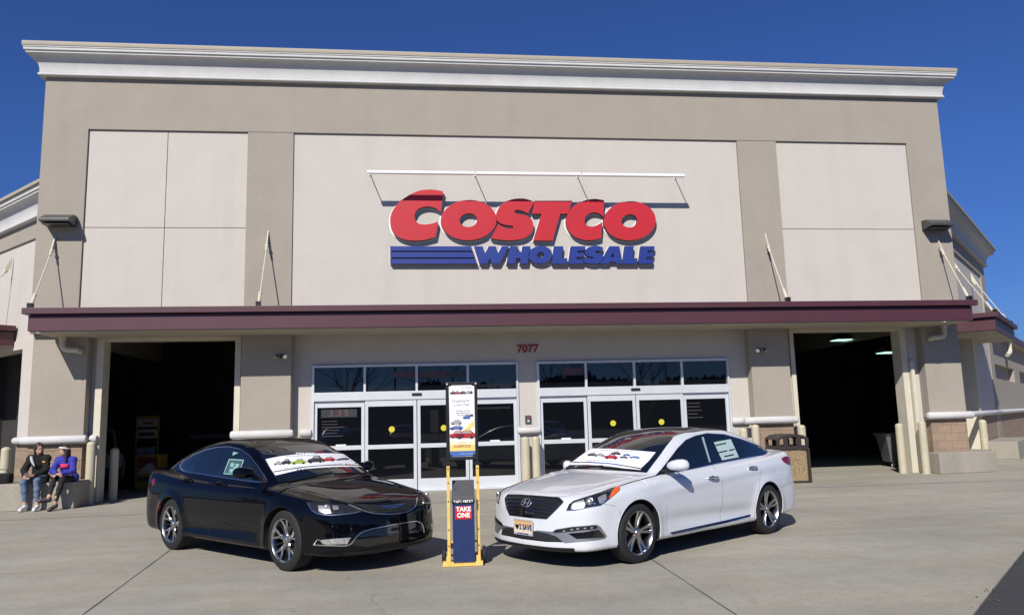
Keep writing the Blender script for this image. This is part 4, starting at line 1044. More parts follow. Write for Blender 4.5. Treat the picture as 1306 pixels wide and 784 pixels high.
WC.strip('panel_gap',[(1.05,.76),(1.5,.745),(1.8,.70),(2.0,.62),(2.13,.50),(2.19,.34),(2.21,.15),(2.215,0)],'top',MT['seamgrey'],w=.005,h=.0008,mirror=True)
W4=zz(780,540,4.125); W5=zz(630,530,3.265); W6=zz(630,600,6.03); W7=zz(670,535,6.53)
windscreen(WC,.97,.20,.70,.545,-1.15,-2.0,.50,.56)
WC.patch('roof_panel',[(.215,-.52),(.25,-.3),(.275,0),(.25,.3),(.215,.52),(-.2,.575),(-.8,.555),(-1.05,.50),(-1.1,0),(-1.05,-.50),(-.8,-.555),(-.2,-.575)],'top',MT['carglass'],off=.0025)
MT['carblackgloss']=mat('gloss_black_surround',(.006,.006,.008),.08,coat=1.)
WC.patch('window_surround',W4((230,272),(262,238),(300,190),(345,130),(390,85),(440,63),(500,50),(590,55),(680,80),(750,106),(805,130),(822,152),(800,166),(720,178),(560,208),(430,237),(300,262)),'cam',MT['carblackgloss'],off=.002,mirror=True)
for nm,pl in (('window',W4((278,252),(300,212),(350,144),(395,98),(440,76),(478,70),(512,206),(430,226),(320,248))),
              ('window',W4((540,66),(600,66),(660,84),(688,96),(714,172),(640,186),(578,198))),
              ('quarter_window',W4((700,102),(750,117),(798,138),(808,152),(796,160),(728,170)))):
    WC.patch(nm,pl,'cam',MT['carglass'],off=.005,mirror=True)
WC.strip('window_trim',W4((238,272),(300,262),(430,237),(560,208),(720,178),(800,166),(818,158)),'cam',MT['chrome'],w=.012,h=.007,mirror=True)
WC.strip('fender_trim',W5((527,291),(570,277),(620,263),(690,245)),'cam',MT['darkchrome'],w=.016,h=.006,mirror=True)  # chrome strip, its dark sky reflection put into a darker metal colour
WC.patch('price_sheet',W4((538,98),(625,82),(668,176),(580,193)),'cam',mat('pale_green_sheet',(.46,.60,.57),.3),off=.0065)
for a,b in (((545,112),(600,100)),((560,150),(605,140)),((615,138),(645,132)),((590,170),(640,160))):
    x,y=a; WC.patch('sheet_print',W4((x,y),(b[0],b[1]),(b[0]+2,b[1]+6),(x+2,y+6)),'cam',MT['ghostblack'],off=.008)
WC.patch('seat_reflection',W4((472,72),(482,70),(520,200),(512,204)),'cam',mat('pale_pillar_trim',(.30,.42,.40),.5),off=.0065)  # pale reflection on the side glass, painted as a thin patch
WC.patch('fuel_flap',W4((850,216),(884,213),(893,267),(868,272)),'cam',MT['carwhite'],off=.0012)
WC.strip('panel_gap',W4((850,216),(884,213),(893,267),(868,272)),'cam',MT['seamgrey'],w=.004,h=.0006,smooth=False,closed=True)
WC.patch('sill_trim',W4((308,571),(420,546),(600,507),(730,476),(727,487),(600,520),(420,560),(318,581)),'cam',mat('chrome_blue_reflection',(.08,.11,.26),.18,metal=1.),off=.006,mirror=True)  # chrome trim with its dark blue reflection put into the base colour
WC.patch('tail_light',W4((892,183),(908,174),(925,171),(943,178),(942,216),(928,215),(905,202)),'cam',MT['redlens'],off=.006,mirror=True)
handle(WC,(.035,.845),(-.20,.838),(2,3),MT['chrome'],MT['seamgrey']); handle(WC,(-.94,.905),(-1.17,.90),(4,5),MT['chrome'],MT['seamgrey'])
q=local_plane(WC,780+357/4.125,540+222/4.125,1.0); mirror_pair(WC,q[0],1.0,q[2],MT['carwhite'])
# grille
G=WC.patch('grille',W6((108,183),(300,192),(500,208),(534,240),(470,305),(405,368),(270,357),(122,338),(98,285),(85,212)),'cam',MT['plasticblack'],off=.003)
for i,(xl,xr) in enumerate(((92,520),(95,498),(100,470),(108,442),(118,415))):
    WC.strip('grille_bar',W6((xl,212+i*27),((xl+xr)/2,222+i*27.5),(xr,238+i*26)),'cam',MT['darkchrome'],w=.020,h=.009,off=.003,parent=G)
WC.strip('grille_surround',W6((108,183),(300,192),(500,208),(534,240),(470,305),(405,368),(270,357),(122,338),(98,285),(85,212)),'cam',MT['darkchrome'],w=.014,h=.008,smooth=False,closed=True,parent=G)
WC.patch('camera_block',W6((200,282),(318,290),(300,350),(215,342)),'cam',MT['carblackgloss'],off=.014,parent=G)
c,n=WC.at(W6((258,252))[0],'cam',.022)
def frame_on(c,n):
    up=Vector((0,0,1)); r=up.cross(n).normalized(); u=n.cross(r).normalized(); return r,u
r_,u_=frame_on(c,n); m=MB(); m.tube([tuple(c+r_*.078*math.cos(a)+u_*.046*math.sin(a)) for a in np.linspace(0,2*PI,33)],.0075,8)
for (x0,y0,x1,y1) in ((-.040,-.030,-.022,.032),(.022,-.032,.040,.030),(-.032,-.004,.034,.006)): m.tube([tuple(c+r_*x0+u_*y0),tuple(c+r_*x1+u_*y1)],.0068,8)
m.build('emblem',MT['chrome'],WC.root,local=True,smooth=True)
# headlights
HO=W6((555,308),(578,256),(612,231),(690,206),(760,184),(830,160),(890,135),(972,112),(968,150),(930,185),(890,216),(820,268),(700,290),(620,306))
for o in WC.patch('headlight',HO,'cam',MT['lampblack'],off=.003,mirror=True): pass
HL=[o for o in WC.root.children if o.name.startswith('headlight')]
WC.patch('turn_lamp',W6((936,127),(968,117),(965,150),(930,182),(893,213),(882,205),(905,160)),'cam',MT['amber'],off=.006,mirror=True)
WC.patch('reflector',W6((590,290),(606,250),(640,236),(690,222),(700,262),(690,284),(610,300)),'cam',MT['lens'],off=.005,mirror=True)
WC.patch('reflector',W6((795,205),(860,178),(868,215),(838,248),(812,250)),'cam',MT['lens'],off=.005,mirror=True)
WC.strip('light_guide',W6((562,303),(620,300),(700,285),(815,262),(880,215),(900,165)),'cam',MT['chrome'],w=.008,h=.008,mirror=True)
WC.strip('light_guide',W6((775,260),(790,215),(812,178)),'cam',mat('blue_glint',(.10,.14,.24),.2,metal=1.),w=.02,h=.008,mirror=True)  # blue glint inside the lamp, painted as a metallic strip
for sg in (1,-1):
    c,n=WC.at(W6((733,238))[0],'cam',.002); c=Vector((c.x,c.y*sg,c.z)); n=Vector((n.x,n.y*sg,n.z)); m=MB()
    m.ball(tuple(c),(.03,.034,.034),16); h=m.build('projector_lens',MT['lens'],HL[0 if sg==1 else 1],local=True,smooth=True)
    r_,u_=frame_on(c,n); m=MB(); m.tube([tuple(c+n*.01+r_*.04*math.cos(a)+u_*.04*math.sin(a)) for a in np.linspace(0,2*PI,25)],.005,8); m.build('lens_ring',MT['chrome'],h,local=True,smooth=True)
# lower bumper
MT['satin']=mat('satin_silver_trim',(.42,.43,.45),.35,metal=.8)
WC.patch('lower_grille',W6((68,428),(170,442),(310,462),(420,482),(480,505),(532,548),(400,545),(220,523),(58,490)),'cam',MT['plasticblack'],off=.003)
for i in range(4): WC.strip('grille_bar',W6((70,445+i*12),(250,466+i*14),(470+i*8,500+i*13)),'cam',MT['darkmetal'],w=.006,h=.006,off=.002)
FT=WC.patch('fog_lamp_surround',W6((318,456),(450,467),(478,448),(600,428),(790,412),(820,430),(868,500),(855,520),(800,532),(545,556),(480,505),(420,482),(330,466)),'cam',MT['satin'],off=.003,mirror=True)
WC.patch('fog_lamp_recess',W6((572,482),(700,470),(805,452),(850,500),(838,512),(700,520),(635,523)),'cam',MT['carblackgloss'],off=.006,mirror=True)
WC.patch('running_light',W6((452,470),(478,453),(600,433),(780,420),(798,436),(780,446),(600,466),(480,476)),'cam',MT['plasticblack'],off=.007,mirror=True)
for x,y in ((540,462),(600,452),(645,446),(700,442),(750,438)): 
    WC.patch('led',W6((x-9,y-5),(x+9,y-7),(x+9,y+3),(x-9,y+5)),'cam',MT['lens'],off=.010,res=1.2)
WC.strip('splitter',[(-.66,.222),(-.4,.218),(0,.216),(.4,.218),(.66,.222)],'front',MT['plasticblack'],w=.05,h=.012,smooth=False,mirror=False)
WC.strip('bumper_crease',W6((960,300),(970,330),(1000,345)),'cam',MT['seamgrey'],w=.004,h=.0006,mirror=True)
WC.strip('panel_gap',[(1.78,.66),(1.86,.685),(1.93,.70)],'side+',MT['seamgrey'],w=.004,h=.0006,mirror=True)
WC.strip('panel_gap',[(-1.74,.60),(-1.95,.625),(-2.2,.64)],'side+',MT['seamgrey'],w=.004,h=.0006,mirror=True)
def arch_lining(car):
    for sx in (1,-1):
        wb=car.spec['wb']/2; pts=[(sx*wb+math.cos(a)*(car.spec['arch']+.004),car.spec['rw']+.012+math.sin(a)*(car.spec['arch']+.004)) for a in np.linspace(-.25,PI+.25,24)]
        pts=[p for p in pts if p[1]>.235]
        car.strip('arch_lip',pts,'side+',car.paint,w=.012,h=.003,mirror=True,smooth=False)
# number plate
def plate_mat():
    m=bpy.data.materials.new('orange_plate'); m.use_nodes=True; nt=m.node_tree; b=nt.nodes['Principled BSDF']; tc=nt.nodes.new('ShaderNodeTexCoord'); sx=nt.nodes.new('ShaderNodeSeparateXYZ'); nt.links.new(tc.outputs['Generated'],sx.inputs[0])
    cr=nt.nodes.new('ShaderNodeValToRGB'); cr.color_ramp.elements[0].color=(.74,.62,.46,1); cr.color_ramp.elements[1].color=(.68,.34,.10,1); cr.color_ramp.elements[0].position=.35
    nt.links.new(sx.outputs[2],cr.inputs[0]); nt.links.new(cr.outputs[0],b.inputs['Base Color']); b.inputs['Roughness'].default_value=.4; return m
c,n=WC.at(W6((234,432))[0],'cam',.02)
pr_=empty('number_plate',(0,0,0)); pr_.parent=WC.root; bpy.data.objects.remove(pr_)
n=Vector((n.x,n.y,0)).normalized(); r_=Vector((0,0,1)).cross(n).normalized()
def pbox(mb,u0,u1,z0,z1,d0,d1):
    vs=[tuple(c+r_*u+Vector((0,0,zv))+n*d) for zv in (z0,z1) for d in (d0,d1) for u in (u0,u1)]
    mb.add(vs,[(0,2,3,1),(4,5,7,6),(0,1,5,4),(2,6,7,3),(0,4,6,2),(1,3,7,5)])
m=MB(); pbox(m,-.155,.155,-.078,.078,-.02,.0); PL=m.build('number_plate',plate_mat(),WC.root,local=True,bevel=.004)
m=MB(); 
for a in ((-.162,.162,.074,.086),(-.162,.162,-.086,-.060),(-.162,-.152,-.06,.074),(.152,.162,-.06,.074)): pbox(m,*a,-.01,.004)
m.build('plate_frame',mat('plate_frame_silver',(.62,.63,.68),.35,metal=.3),PL,local=True)
def ptext(s,u,z,size,matr,parent,width=1.,bold=.002,d=.002):
    o=text('lettering',s,matr,(0,0,0),size,None,rot=(0,0,0),ext=.0008,bold=bold,width=width)
    Mx=Matrix.Identity(4); 
    for i in range(3): Mx[i][0]=r_[i]; Mx[i][1]=(0,0,1)[i]; Mx[i][2]=n[i]; Mx[i][3]=(c+r_*u+Vector((0,0,z))+n*d)[i]
    o.data.transform(Mx); o.parent=parent
ptext('2 SAVE',.045,.0,.085,MT['navy'],PL,.86,.003); ptext('ASK ABOUT SAVINGS',0,-.072,.020,MT['navy'],PL,1.0,.0006,.006)
m=MB(); hp=[(0,-.034)]+[(.034*(16*math.sin(t)**3)/16, (.034*(13*math.cos(t)-5*math.cos(2*t)-2*math.cos(3*t)-math.cos(4*t))/15)) for t in np.linspace(PI-.2,-PI+.2,24)]
vs=[tuple(c+r_*(x-.105)+Vector((0,0,y))+n*.0025) for x,y in hp]; m.add(vs,[tuple(range(len(vs)))]); m.build('heart',MT['ghostblack'],PL,local=True)
# banner inside the windscreen
VB=WC.patch('sales_banner',W7((530,240),(700,243),(900,257),(1085,272),(1030,340),(965,402),(850,383),(700,360),(520,350),(352,352),(440,298)),'cam',MT['vinyl'],off=.005)
WC.patch('banner_hem',W7((350,362),(520,360),(700,371),(850,393),(962,414),(955,427),(850,408),(700,388),(520,374),(325,377)),'cam',MT['vinyl'],off=.005)
MT['pdark']=mat('print_dark',(.03,.03,.04),.5); MT['pred']=mat('print_red',(.42,.02,.03),.5); MT['pgreen']=mat('print_lime',(.35,.45,.04),.5); MT['pblue']=mat('print_blue',(.06,.14,.42),.5); MT['pgrey']=mat('print_grey',(.35,.35,.36),.5); MT['pyellow']=mat('print_yellow',(.75,.62,.18),.5)
def mini_car(car,Z,x,y,w,h,matr,off=.0068,view='cam',slope=0.):
    f=lambda a,b:(x+a*w,y-b*h+slope*a*w)
    car.patch('printed_car',Z(f(-.5,0),f(-.5,.35),f(-.42,.52),f(-.22,.58),f(-.10,.95),f(.22,1),f(.36,.6),f(.5,.45),f(.5,.05),f(.4,0)),view,matr,off=off,parent=VB,res=1.5)
    car.patch('printed_glass',Z(f(-.14,.6),f(-.06,.86),f(.16,.9),f(.26,.6)),view,MT['pgrey'],off=off+.001,parent=VB,res=1.5)
    for s in (-.3,.3): car.patch('printed_wheel',Z(*[f(s+.09*math.cos(t),.05+.2*math.sin(t)) for t in np.linspace(0,2*PI,9)[:-1]]),view,MT['ghostblack'],off=off+.001,parent=VB,res=1.5)
for a in ((560,303,80,26,MT['pdark']),(620,306,90,24,MT['pgrey']),(755,292,80,26,MT['pdark']),(715,326,110,40,MT['pred']),(845,302,60,18,MT['pblue']),(820,322,70,18,MT['pdark']),(910,322,90,18,MT['pblue'])): mini_car(WC,W7,*a,slope=.06)
def cam_line(car,Z,x0,y0,x1,y1,h,matr,off=.0068,seg=9,gap=.3):
    for i in range(seg):
        a=i/seg; b=(i+1-gap*random.uniform(.4,1.3))/seg; p=lambda t:(x0+(x1-x0)*t,y0+(y1-y0)*t)
        (ax,ay),(bx,by)=p(a),p(b); car.patch('printed_text',Z((ax,ay),(bx,by),(bx,by+h),(ax,ay+h)),'cam',matr,off=off,parent=VB,res=2.5)
cam_line(WC,W7,640,252,900,266,5,MT['pgrey']); cam_line(WC,W7,500,335,800,352,4,MT['pgrey']); cam_line(WC,W7,520,349,780,371,7,MT['pblue'],off=.007,seg=12)
for i in range(2):
    for (a,b,s) in ((.3,.05,1),): pass
# wipers
for (a,b) in (((1.02,-.60),(1.02,.05)),((1.05,.05),(.97,.62))): WC.strip('wiper',[a,((a[0]+b[0])/2+.02,(a[1]+b[1])/2),b],'top',MT['plasticblack'],w=.014,h=.014)
m=MB(); pass
for sx in (1,-1):
    for sy in (1,-1): WC.wheel(sx,sy,'twist')
arch_lining(WC)

# ---------------------------------------------------------------- black saloon
BC=Car(BCAR,(-1.857,10.971),math.radians(-47.353),'glossy black saloon left of the sign stand, sales banner in its windscreen','B',paint='carblack')
fa=[(.95,.20),(.91,.6),(.80,.98)]; fb=[(-.28,.20),(-.40,.6),(-.42,1.02)]; rb=[(-.98,.20),(-1.02,.36),(-1.09,.55),(-1.24,.85),(-1.26,1.05)]
BC.body(seams=dict(doors=[(fa,fb,1.4),(fb,rb,1.4)],sill=.265,hood=[(.98,.70),(1.6,.68),(2.2,.50),(2.32,.4)],trunk=(-2.0,.60,.80)))
for pts in (fa,fb,rb): BC.strip('panel_gap',pts,'side+',MT['well'],w=.006,h=.0008,mirror=True)
BC.strip('panel_gap',[(.95,.262),(.4,.262),(-.3,.262),(-1.0,.262)],'side+',MT['well'],w=.005,h=.0008,mirror=True,smooth=False)
BC.strip('panel_gap',[(1.02,.75),(1.5,.735),(1.8,.70),(2.0,.62),(2.12,.50),(2.2,.34),(2.235,.15),(2.24,0)],'top',MT['well'],w=.006,h=.0008,mirror=True)
S4=zz(185,550,4.1256); A3=zz(180,530,3.4368); F4=zz(330,550,4.3565)
windscreen(BC,.93,.17,.70,.55,-1.15,-2.02,.52,.58)
def flipmirror(lst): return lst
DL=S4((184,178),(205,152),(260,120),(320,95),(380,82),(440,79),(500,92),(545,122),(590,177),(628,235),(645,262),(600,266),(560,262),(470,250),(370,235),(280,220),(205,209),(187,195))
BC.patch('window_surround',DL,'cam',MT['carblackgloss'],off=.002,mirror=True)
for nm,pl in (('window',S4((432,90),(498,98),(540,130),(583,184),(610,235),(612,258),(560,254),(400,232))),('window',S4((275,124),(340,100),(412,88),(372,215),(355,226),(248,207))),('quarter_window',S4((198,180),(215,160),(262,132),(230,203),(208,203)))):
    BC.patch(nm,pl,'cam',MT['carglass'],off=.005,mirror=True)
BC.strip('window_trim',DL,'cam',MT['chrome'],w=.013,h=.008,mirror=True,smooth=False,closed=True)
MT['paleteal']=mat('pale_teal_frame',(.22,.42,.38),.4)
BC.strip('document_frame',S4((445,147),(520,152),(490,225),(416,222)),'cam',MT['paleteal'],w=.02,h=.009,closed=True,smooth=False)
BC.patch('document',S4((448,152),(512,156),(484,220),(422,217)),'cam',mat('dull_document',(.06,.10,.11),.4),off=.0065)
for x,y in ((455,165),(470,185),(450,195),(480,170)): BC.patch('document_print',S4((x,y),(x+18,y+2),(x+10,y+22),(x-6,y+20)),'cam',MT['paleteal'],off=.008)
BC.patch('window_tag',S4((465,108),(494,112),(462,128)),'cam',MT['paleteal'],off=.0068)
MT['handleblack']=MT['carblack']
handle(BC,(-.02,.915),(-.25,.915),(2,3),MT['carblack'],MT['well']); handle(BC,(-.90,.935),(-1.13,.93),(4,5),MT['carblack'],MT['well'])
q=local_plane(BC,185+516/4.1256,550+222/4.1256,-1.0); mirror_pair(BC,q[0],1.0,q[2],MT['carblack'])
BC.patch('headlight',F4((262,391),(400,399),(470,403),(530,414),(560,428),(578,446),(520,457),(420,468),(350,465),(310,450),(283,425)),'cam',MT['lampblack'],off=.003,mirror=True)
BC.patch('reflector',F4((330,412),(395,412),(400,450),(370,458),(335,445)),'cam',MT['lens'],off=.006,mirror=True)
BC.patch('reflector',F4((408,412),(440,414),(446,432),(415,436)),'cam',MT['lens'],off=.006,mirror=True)
BC.strip('light_guide',F4((275,400),(300,440),(350,460),(430,463),(520,452),(560,442)),'cam',MT['chrome'],w=.014,h=.008,mirror=True)
for sg in (-1,1):
    c,n=BC.at(F4((376,420))[0],'cam',.004); c=Vector((c.x,abs(c.y)*sg,c.z)); m=MB(); m.ball(tuple(c),(.028,.03,.03),14); m.build('projector_lens',MT['lens'],BC.root,local=True,smooth=True)
BC.patch('grille',F4((505,402),(560,405),(660,408),(770,398),(872,376),(874,405),(850,432),(790,450),(700,455),(630,448),(575,432)),'cam',MT['plasticblack'],off=.003)
for i in range(4): BC.strip('grille_bar',F4((545+i*22,410+i*10),(700,413+i*11),(860-i*5,392+i*11)),'cam',MT['darkmetal'],w=.007,h=.005,off=.003)
BC.strip('grille_chrome',F4((500,404),(560,430),(620,449),(700,458),(790,453),(848,434),(872,408),(880,366)),'cam',MT['chrome'],w=.014,h=.009)
BC.patch('emblem',F4((664,414),(700,413),(740,416),(775,408),(810,402),(795,414),(760,422),(735,427),(705,424)),'cam',MT['chrome'],off=.014)
BC.patch('lower_intake',F4((512,628),(548,585),(600,558),(700,534),(850,508),(890,508),(908,528),(905,580),(850,595),(700,620),(600,640)),'cam',MT['carblackgloss'],off=.003)
BC.strip('intake_chrome',F4((305,629),(400,632),(498,630),(545,582),(592,551),(700,526),(850,500),(888,501),(910,520),(918,560)),'cam',MT['chrome'],w=.018,h=.010)
BC.patch('fog_lamp',F4((342,602),(430,594),(510,588),(492,624),(372,626),(355,618)),'cam',MT['lens'],off=.006,mirror=True)
BC.strip('fog_trim',F4((305,629),(325,600),(342,602),(362,626)),'cam',MT['chrome'],w=.014,h=.009,mirror=True,smooth=False)
BC.patch('side_marker',F4((186,479),(200,484),(218,512),(228,546),(214,550),(200,525)),'cam',MT['amber'],off=.005,mirror=True)
BC.patch('side_marker',S4((72,376),(82,362),(85,388),(76,420),(70,408)),'cam',MT['redlens'],off=.005,mirror=True)
BC.patch('tail_light',S4((36,262),(44,246),(54,248),(50,275),(40,285)),'cam',MT['redlens'],off=.005,mirror=True)
BC.strip('splitter',[(-.66,.228),(-.4,.222),(0,.22),(.4,.222),(.66,.228)],'front',MT['plasticblack'],w=.04,h=.012,smooth=False)
VB=BC.patch('sales_banner',F4((38,155),(120,138),(210,128),(300,123),(400,122),(487,126),(535,160),(582,195),(450,196),(300,205),(200,220),(93,245),(65,205)),'cam',MT['vinyl'],off=.005)
for a in ((105,186,45,20,MT['pgrey']),(152,182,52,28,MT['pdark']),(222,180,85,26,MT['pgreen']),(315,172,90,36,MT['pdark']),(385,166,80,24,MT['pred']),(465,160,70,14,MT['pdark'])): mini_car(BC,F4,*a,slope=-.06)
cam_line(BC,F4,150,140,330,128,3,MT['pgrey']); cam_line(BC,F4,140,205,480,178,2.5,MT['pgrey']); cam_line(BC,F4,210,212,430,198,5,MT['pdark'],seg=12,off=.007); cam_line(BC,F4,480,180,532,186,5,MT['pred'],seg=3)
BC.strip('banner_stripe',F4((82,226),(200,207),(300,195),(440,187),(566,190)),'cam',MT['pdark'],w=.018,h=.001,off=.0062,base=.005)
cam_line(BC,F4,206,118,310,120,5,MT['paper'],seg=6,off=.004)
for (a,b) in (((1.0,-.60),(1.0,.05)),((1.03,.05),(.95,.62))): BC.strip('wiper',[a,((a[0]+b[0])/2+.02,(a[1]+b[1])/2),b],'top',MT['plasticblack'],w=.014,h=.014)
for sx in (1,-1):
    for sy in (1,-1): BC.wheel(sx,sy,'split')
arch_lining(BC)
# ================================================================== SIGN
YS=YU-.085
S1=lambda pts,dx=0: [on_y(490+(a+dx)/7.128,235+b/7.128,YS)[::2] for a,b in pts]
SG=empty('store_sign',(CX,YU,6.3),0,'large red and blue raised letters COSTCO WHOLESALE with three blue stripes on the upper wall','shop sign')
def letter(name, outer, mt, hole=None, backing=.035):
    """raised letter: coloured face, dark return, thin white backing"""
    o=[Vector((p[0],p[1],0)) for p in outer]; loops=[o]+([[Vector((p[0],p[1],0)) for p in hole]] if hole else [])
    flat=[v for l in loops for v in l]; tris=tessellate_polygon(loops)
    m=MB(); m.add([(v.x,YS,v.y) for v in flat],[tuple(t) for t in tris]); f=m.build(name,MT[mt],SG)
    m=MB()
    for l in loops:
        k=len(l); m.add([(v.x,YS+.0015,v.y) for v in l]+[(v.x,YU+.045,v.y) for v in l],[(i,(i+1)%k,(i+1)%k+k,i+k) for i in range(k)])
    m.build('return',MT['retn'],f)
    # white backing: outline grown outwards
    def grow(l,d):
        k=len(l); A=sum(l[i].x*l[(i+1)%k].y-l[(i+1)%k].x*l[i].y for i in range(k)); s=1 if A>0 else -1; out=[]
        for i in range(k):
            a=(l[i]-l[i-1]).normalized() if (l[i]-l[i-1]).length>1e-6 else Vector((1,0,0)); b=(l[(i+1)%k]-l[i]).normalized() if (l[(i+1)%k]-l[i]).length>1e-6 else a
            n=Vector((a.y+b.y,-(a.x+b.x),0)); n=n.normalized() if n.length>1e-6 else Vector((a.y,-a.x,0)); out.append(l[i]+n*d*s)
        return out
    g=grow(o,backing); loops=[g]+([grow(loops[1],-backing*.8)] if hole else []); flat=[v for l in loops for v in l]
    m=MB(); m.add([(v.x,YU+.030+random.uniform(-.004,.004),v.y) for v in flat][:0]+[(v.x,YU+.034-len(SG.children)*.0004,v.y) for v in flat],[tuple(t) for t in tessellate_polygon(loops)]); m.build('backing',MT['signwhite'],f)
def sm(p,n=5): return catmull(p,True,n)
def ell(cx,cy,rx,ry,n=48,sk=0.): return [(cx+rx*math.cos(t)+sk*math.sin(t)*ry,cy-ry*math.sin(t)) for t in np.linspace(0,2*PI,n+1)[:-1]]
def arcs(lst):
    """lst of ('c',pts) smooth runs and ('l',pts) straight runs"""
    out=[]
    for k,p in lst: out += catmull(p,False,5) if k=='c' else list(p)
    return out
C1=arcs([('c',[(540,66),(500,57),(450,50),(400,48),(330,56),(260,80),(190,120),(130,167),(85,225),(60,280),(54,330),(60,385),(78,430),(112,468),(160,494),(220,508),(300,512),(380,503),(455,484)]),('l',[(466,480),(492,348)]),('c',[(484,336),(450,350),(400,362),(350,364),(310,352),(284,326),(274,292),(284,256),(310,226),(350,208),(395,202),(440,209),(480,226),(508,252)]),('l',[(515,250)])])
letter('letter',S1(C1),'red')
letter('letter',S1(ell(768,326,254,183,56,.04)),'red',S1(ell(765,326,79,62,32,.06)))
Sx=arcs([('c',[(1365,162),(1330,146),(1285,133),(1240,129),(1180,133),(1120,150),(1065,185),(1030,235),(1017,285),(1022,318),(1045,347),(1085,366),(1130,373),(1160,376),(1174,388),(1166,399),(1140,402),(1100,395),(1062,377),(1037,357)]),('l',[(970,490)]),('c',[(978,492),(1020,500),(1080,507),(1150,509),(1220,503),(1280,487),(1325,455),(1350,415),(1357,370),(1348,335),(1325,305),(1290,284),(1250,274),(1210,268),(1188,256),(1186,243),(1200,234),(1235,236),(1275,250),(1306,266)])])
letter('letter',S1(Sx),'red')
letter('letter',S1([(122,150),(462,150),(425,268),(352,268),(283,512),(110,512),(183,268),(95,268)],1247.4),'red')
C2=arcs([('c',[(752,146),(700,136),(650,133),(590,142),(530,165),(470,205),(425,260),(408,315),(410,370),(430,420),(470,465),(530,496),(600,509),(670,503),(722,490)]),('l',[(726,488),(736,348)]),('c',[(728,348),(690,370),(645,383),(602,377),(578,352),(575,320),(590,285),(625,262),(665,256),(705,265),(732,284),(747,302)])])
letter('letter',S1(C2,1247.4),'red')
letter('letter',S1(ell(985,332,237,178,56,.04),1247.4),'red',S1(ell(982,332,71,60,32,.06),1247.4))
for z0,z1,xr0,xr1 in ((563,604,790,803),(617,664,808,824),(678,722,830,846)): letter('sign_stripe',S1([(52,z0),(xr0,z0),(xr1,z1),(55,z1)]),'blue',backing=.02)
D=1247.4
for nm,pl,hole,dx in (('W',[(818,563),(895,563),(915,628),(950,563),(1015,563),(1034,628),(1068,563),(1136,563),(1045,722),(975,722),(962,668),(932,722),(868,722)],None,0),
    ('H',[(1144,563),(1217,563),(1209,612),(1250,612),(1258,563),(1330,563),(1305,722),(1232,722),(1240,670),(1200,670),(1192,722),(1112,722)],None,0),
    ('O',ell(172,640,108,81,40,.05),ell(173,641,33,25,24,.05),D),
    ('L',[(298,563),(380,563),(365,672),(418,672),(410,722),(275,722)],None,D),
    ('E',[(450,563),(582,563),(576,602),(512,602),(509,622),(572,622),(566,660),(504,660),(501,682),(566,682),(560,722),(428,722)],None,D),
    ('S',arcs([('c',[(744,574),(700,560),(655,559),(605,575),(580,606),(586,640),(620,656),(652,661),(656,670),(638,676),(605,670),(580,662)]),('l',[(566,706)]),('c',[(610,720),(670,724),(715,710),(742,682),(744,652),(722,632),(684,622),(670,612),(690,604),(728,616)])]),None,D),
    ('A',[(800,563),(890,563),(922,722),(862,722),(855,702),(800,702),(790,722),(712,722)],[(832,622),(845,662),(812,662)],D),
    ('L',[(940,563),(1022,563),(1010,672),(1058,672),(1050,722),(922,722)],None,D),
    ('E',[(1085,563),(1212,563),(1207,602),(1148,602),(1145,622),(1204,622),(1198,660),(1140,660),(1137,682),(1200,682),(1194,722),(1066,722)],None,D)):
    letter('letter',S1(pl,dx),'blue',S1(hole,dx) if hole else None,backing=.025)
# light bars on arms in front of the sign
yb=YU-.62
for i,(a,b,c,d) in enumerate(((468.5,219,605.5,221),(607,221,741,223),(742.5,223,873,225))):
    p=on_y(a,b,yb); q=on_y(c,d,yb); zz_=7.58
    r=empty('sign_light_bar',((p[0]+q[0])/2,yb,zz_),0,('leftmost','middle','rightmost')[i]+' white light bar held on thin arms above the red sign letters','sign light','white light bars above the sign')
    L=(q[0]-p[0])/2
    m=MB(); m.box(-L,L,-.05,.05,-.036,.036); m.build('housing',MT['signwhite'],r,local=True,bevel=.012)
    for s in ((-1,) if i<2 else (-1,1)):
        m=MB(); m.tube([(s*(L-.02),.04,-.0),(s*(L-.02),YU-yb+.05,.17)],.012,8); m.build('arm',MT['signwhite'],r,local=True)
        m=MB(); m.box(s*(L-.02)-.03,s*(L-.02)+.03,YU-yb+.03,YU-yb+.055,.13,.21); m.build('arm_plate',MT['signwhite'],r,local=True)

# ================================================================== STAND WITH POSTER AND BROCHURE BOX
ST=empty('sign_stand',(.475,9.2,0),math.radians(-3),'yellow hand truck stand with a framed car poster and navy TAKE ONE box','sign stand')
def sp(name,mt,*bs,parent=ST,bevel=.003):
    m=MB()
    for b in bs: m.box(*b)
    return m.build(name,MT[mt] if isinstance(mt,str) else mt,parent,local=True,bevel=bevel)
for s in (-1,1):
    f=sp('side_rail','yellow',(s*.172-.018,s*.172+.018,-.02,.02,.03,1.125))
    for z in (.22,.40,.72,.93,1.09):
        m=MB(); m.lathe([(0,-.004),(.007,-.004),(.009,0)],(s*.172,-.02,z),'y',8); m.build('bolt',MT['black'],f,local=True)
    m=MB(); m.lathe([(0,-.022),(.05,-.022),(.088,-.02),(.096,-.012),(.096,.012),(.088,.02),(.05,.022),(0,.022)],(s*.235,.10,.098),'x',24); w=m.build('wheel',MT['rubber'],ST,local=True,smooth=True)
    m=MB(); m.lathe([(0,-.026),(.03,-.026),(.03,.026),(0,.026)],(s*.235,.10,.098),'x',14); m.build('wheel_hub',MT['darkmetal'],w,local=True)
sp('toe_plate','yellow',(-.245,.215,-.10,.0,.004,.055)); sp('toe_bracket','yellow',(-.20,-.15,-.09,.02,.055,.12)); sp('toe_bracket','yellow',(.14,.19,-.09,.02,.055,.12))
sp('brace','yellow',(-.155,.155,-.005,.01,.25,.275)); 
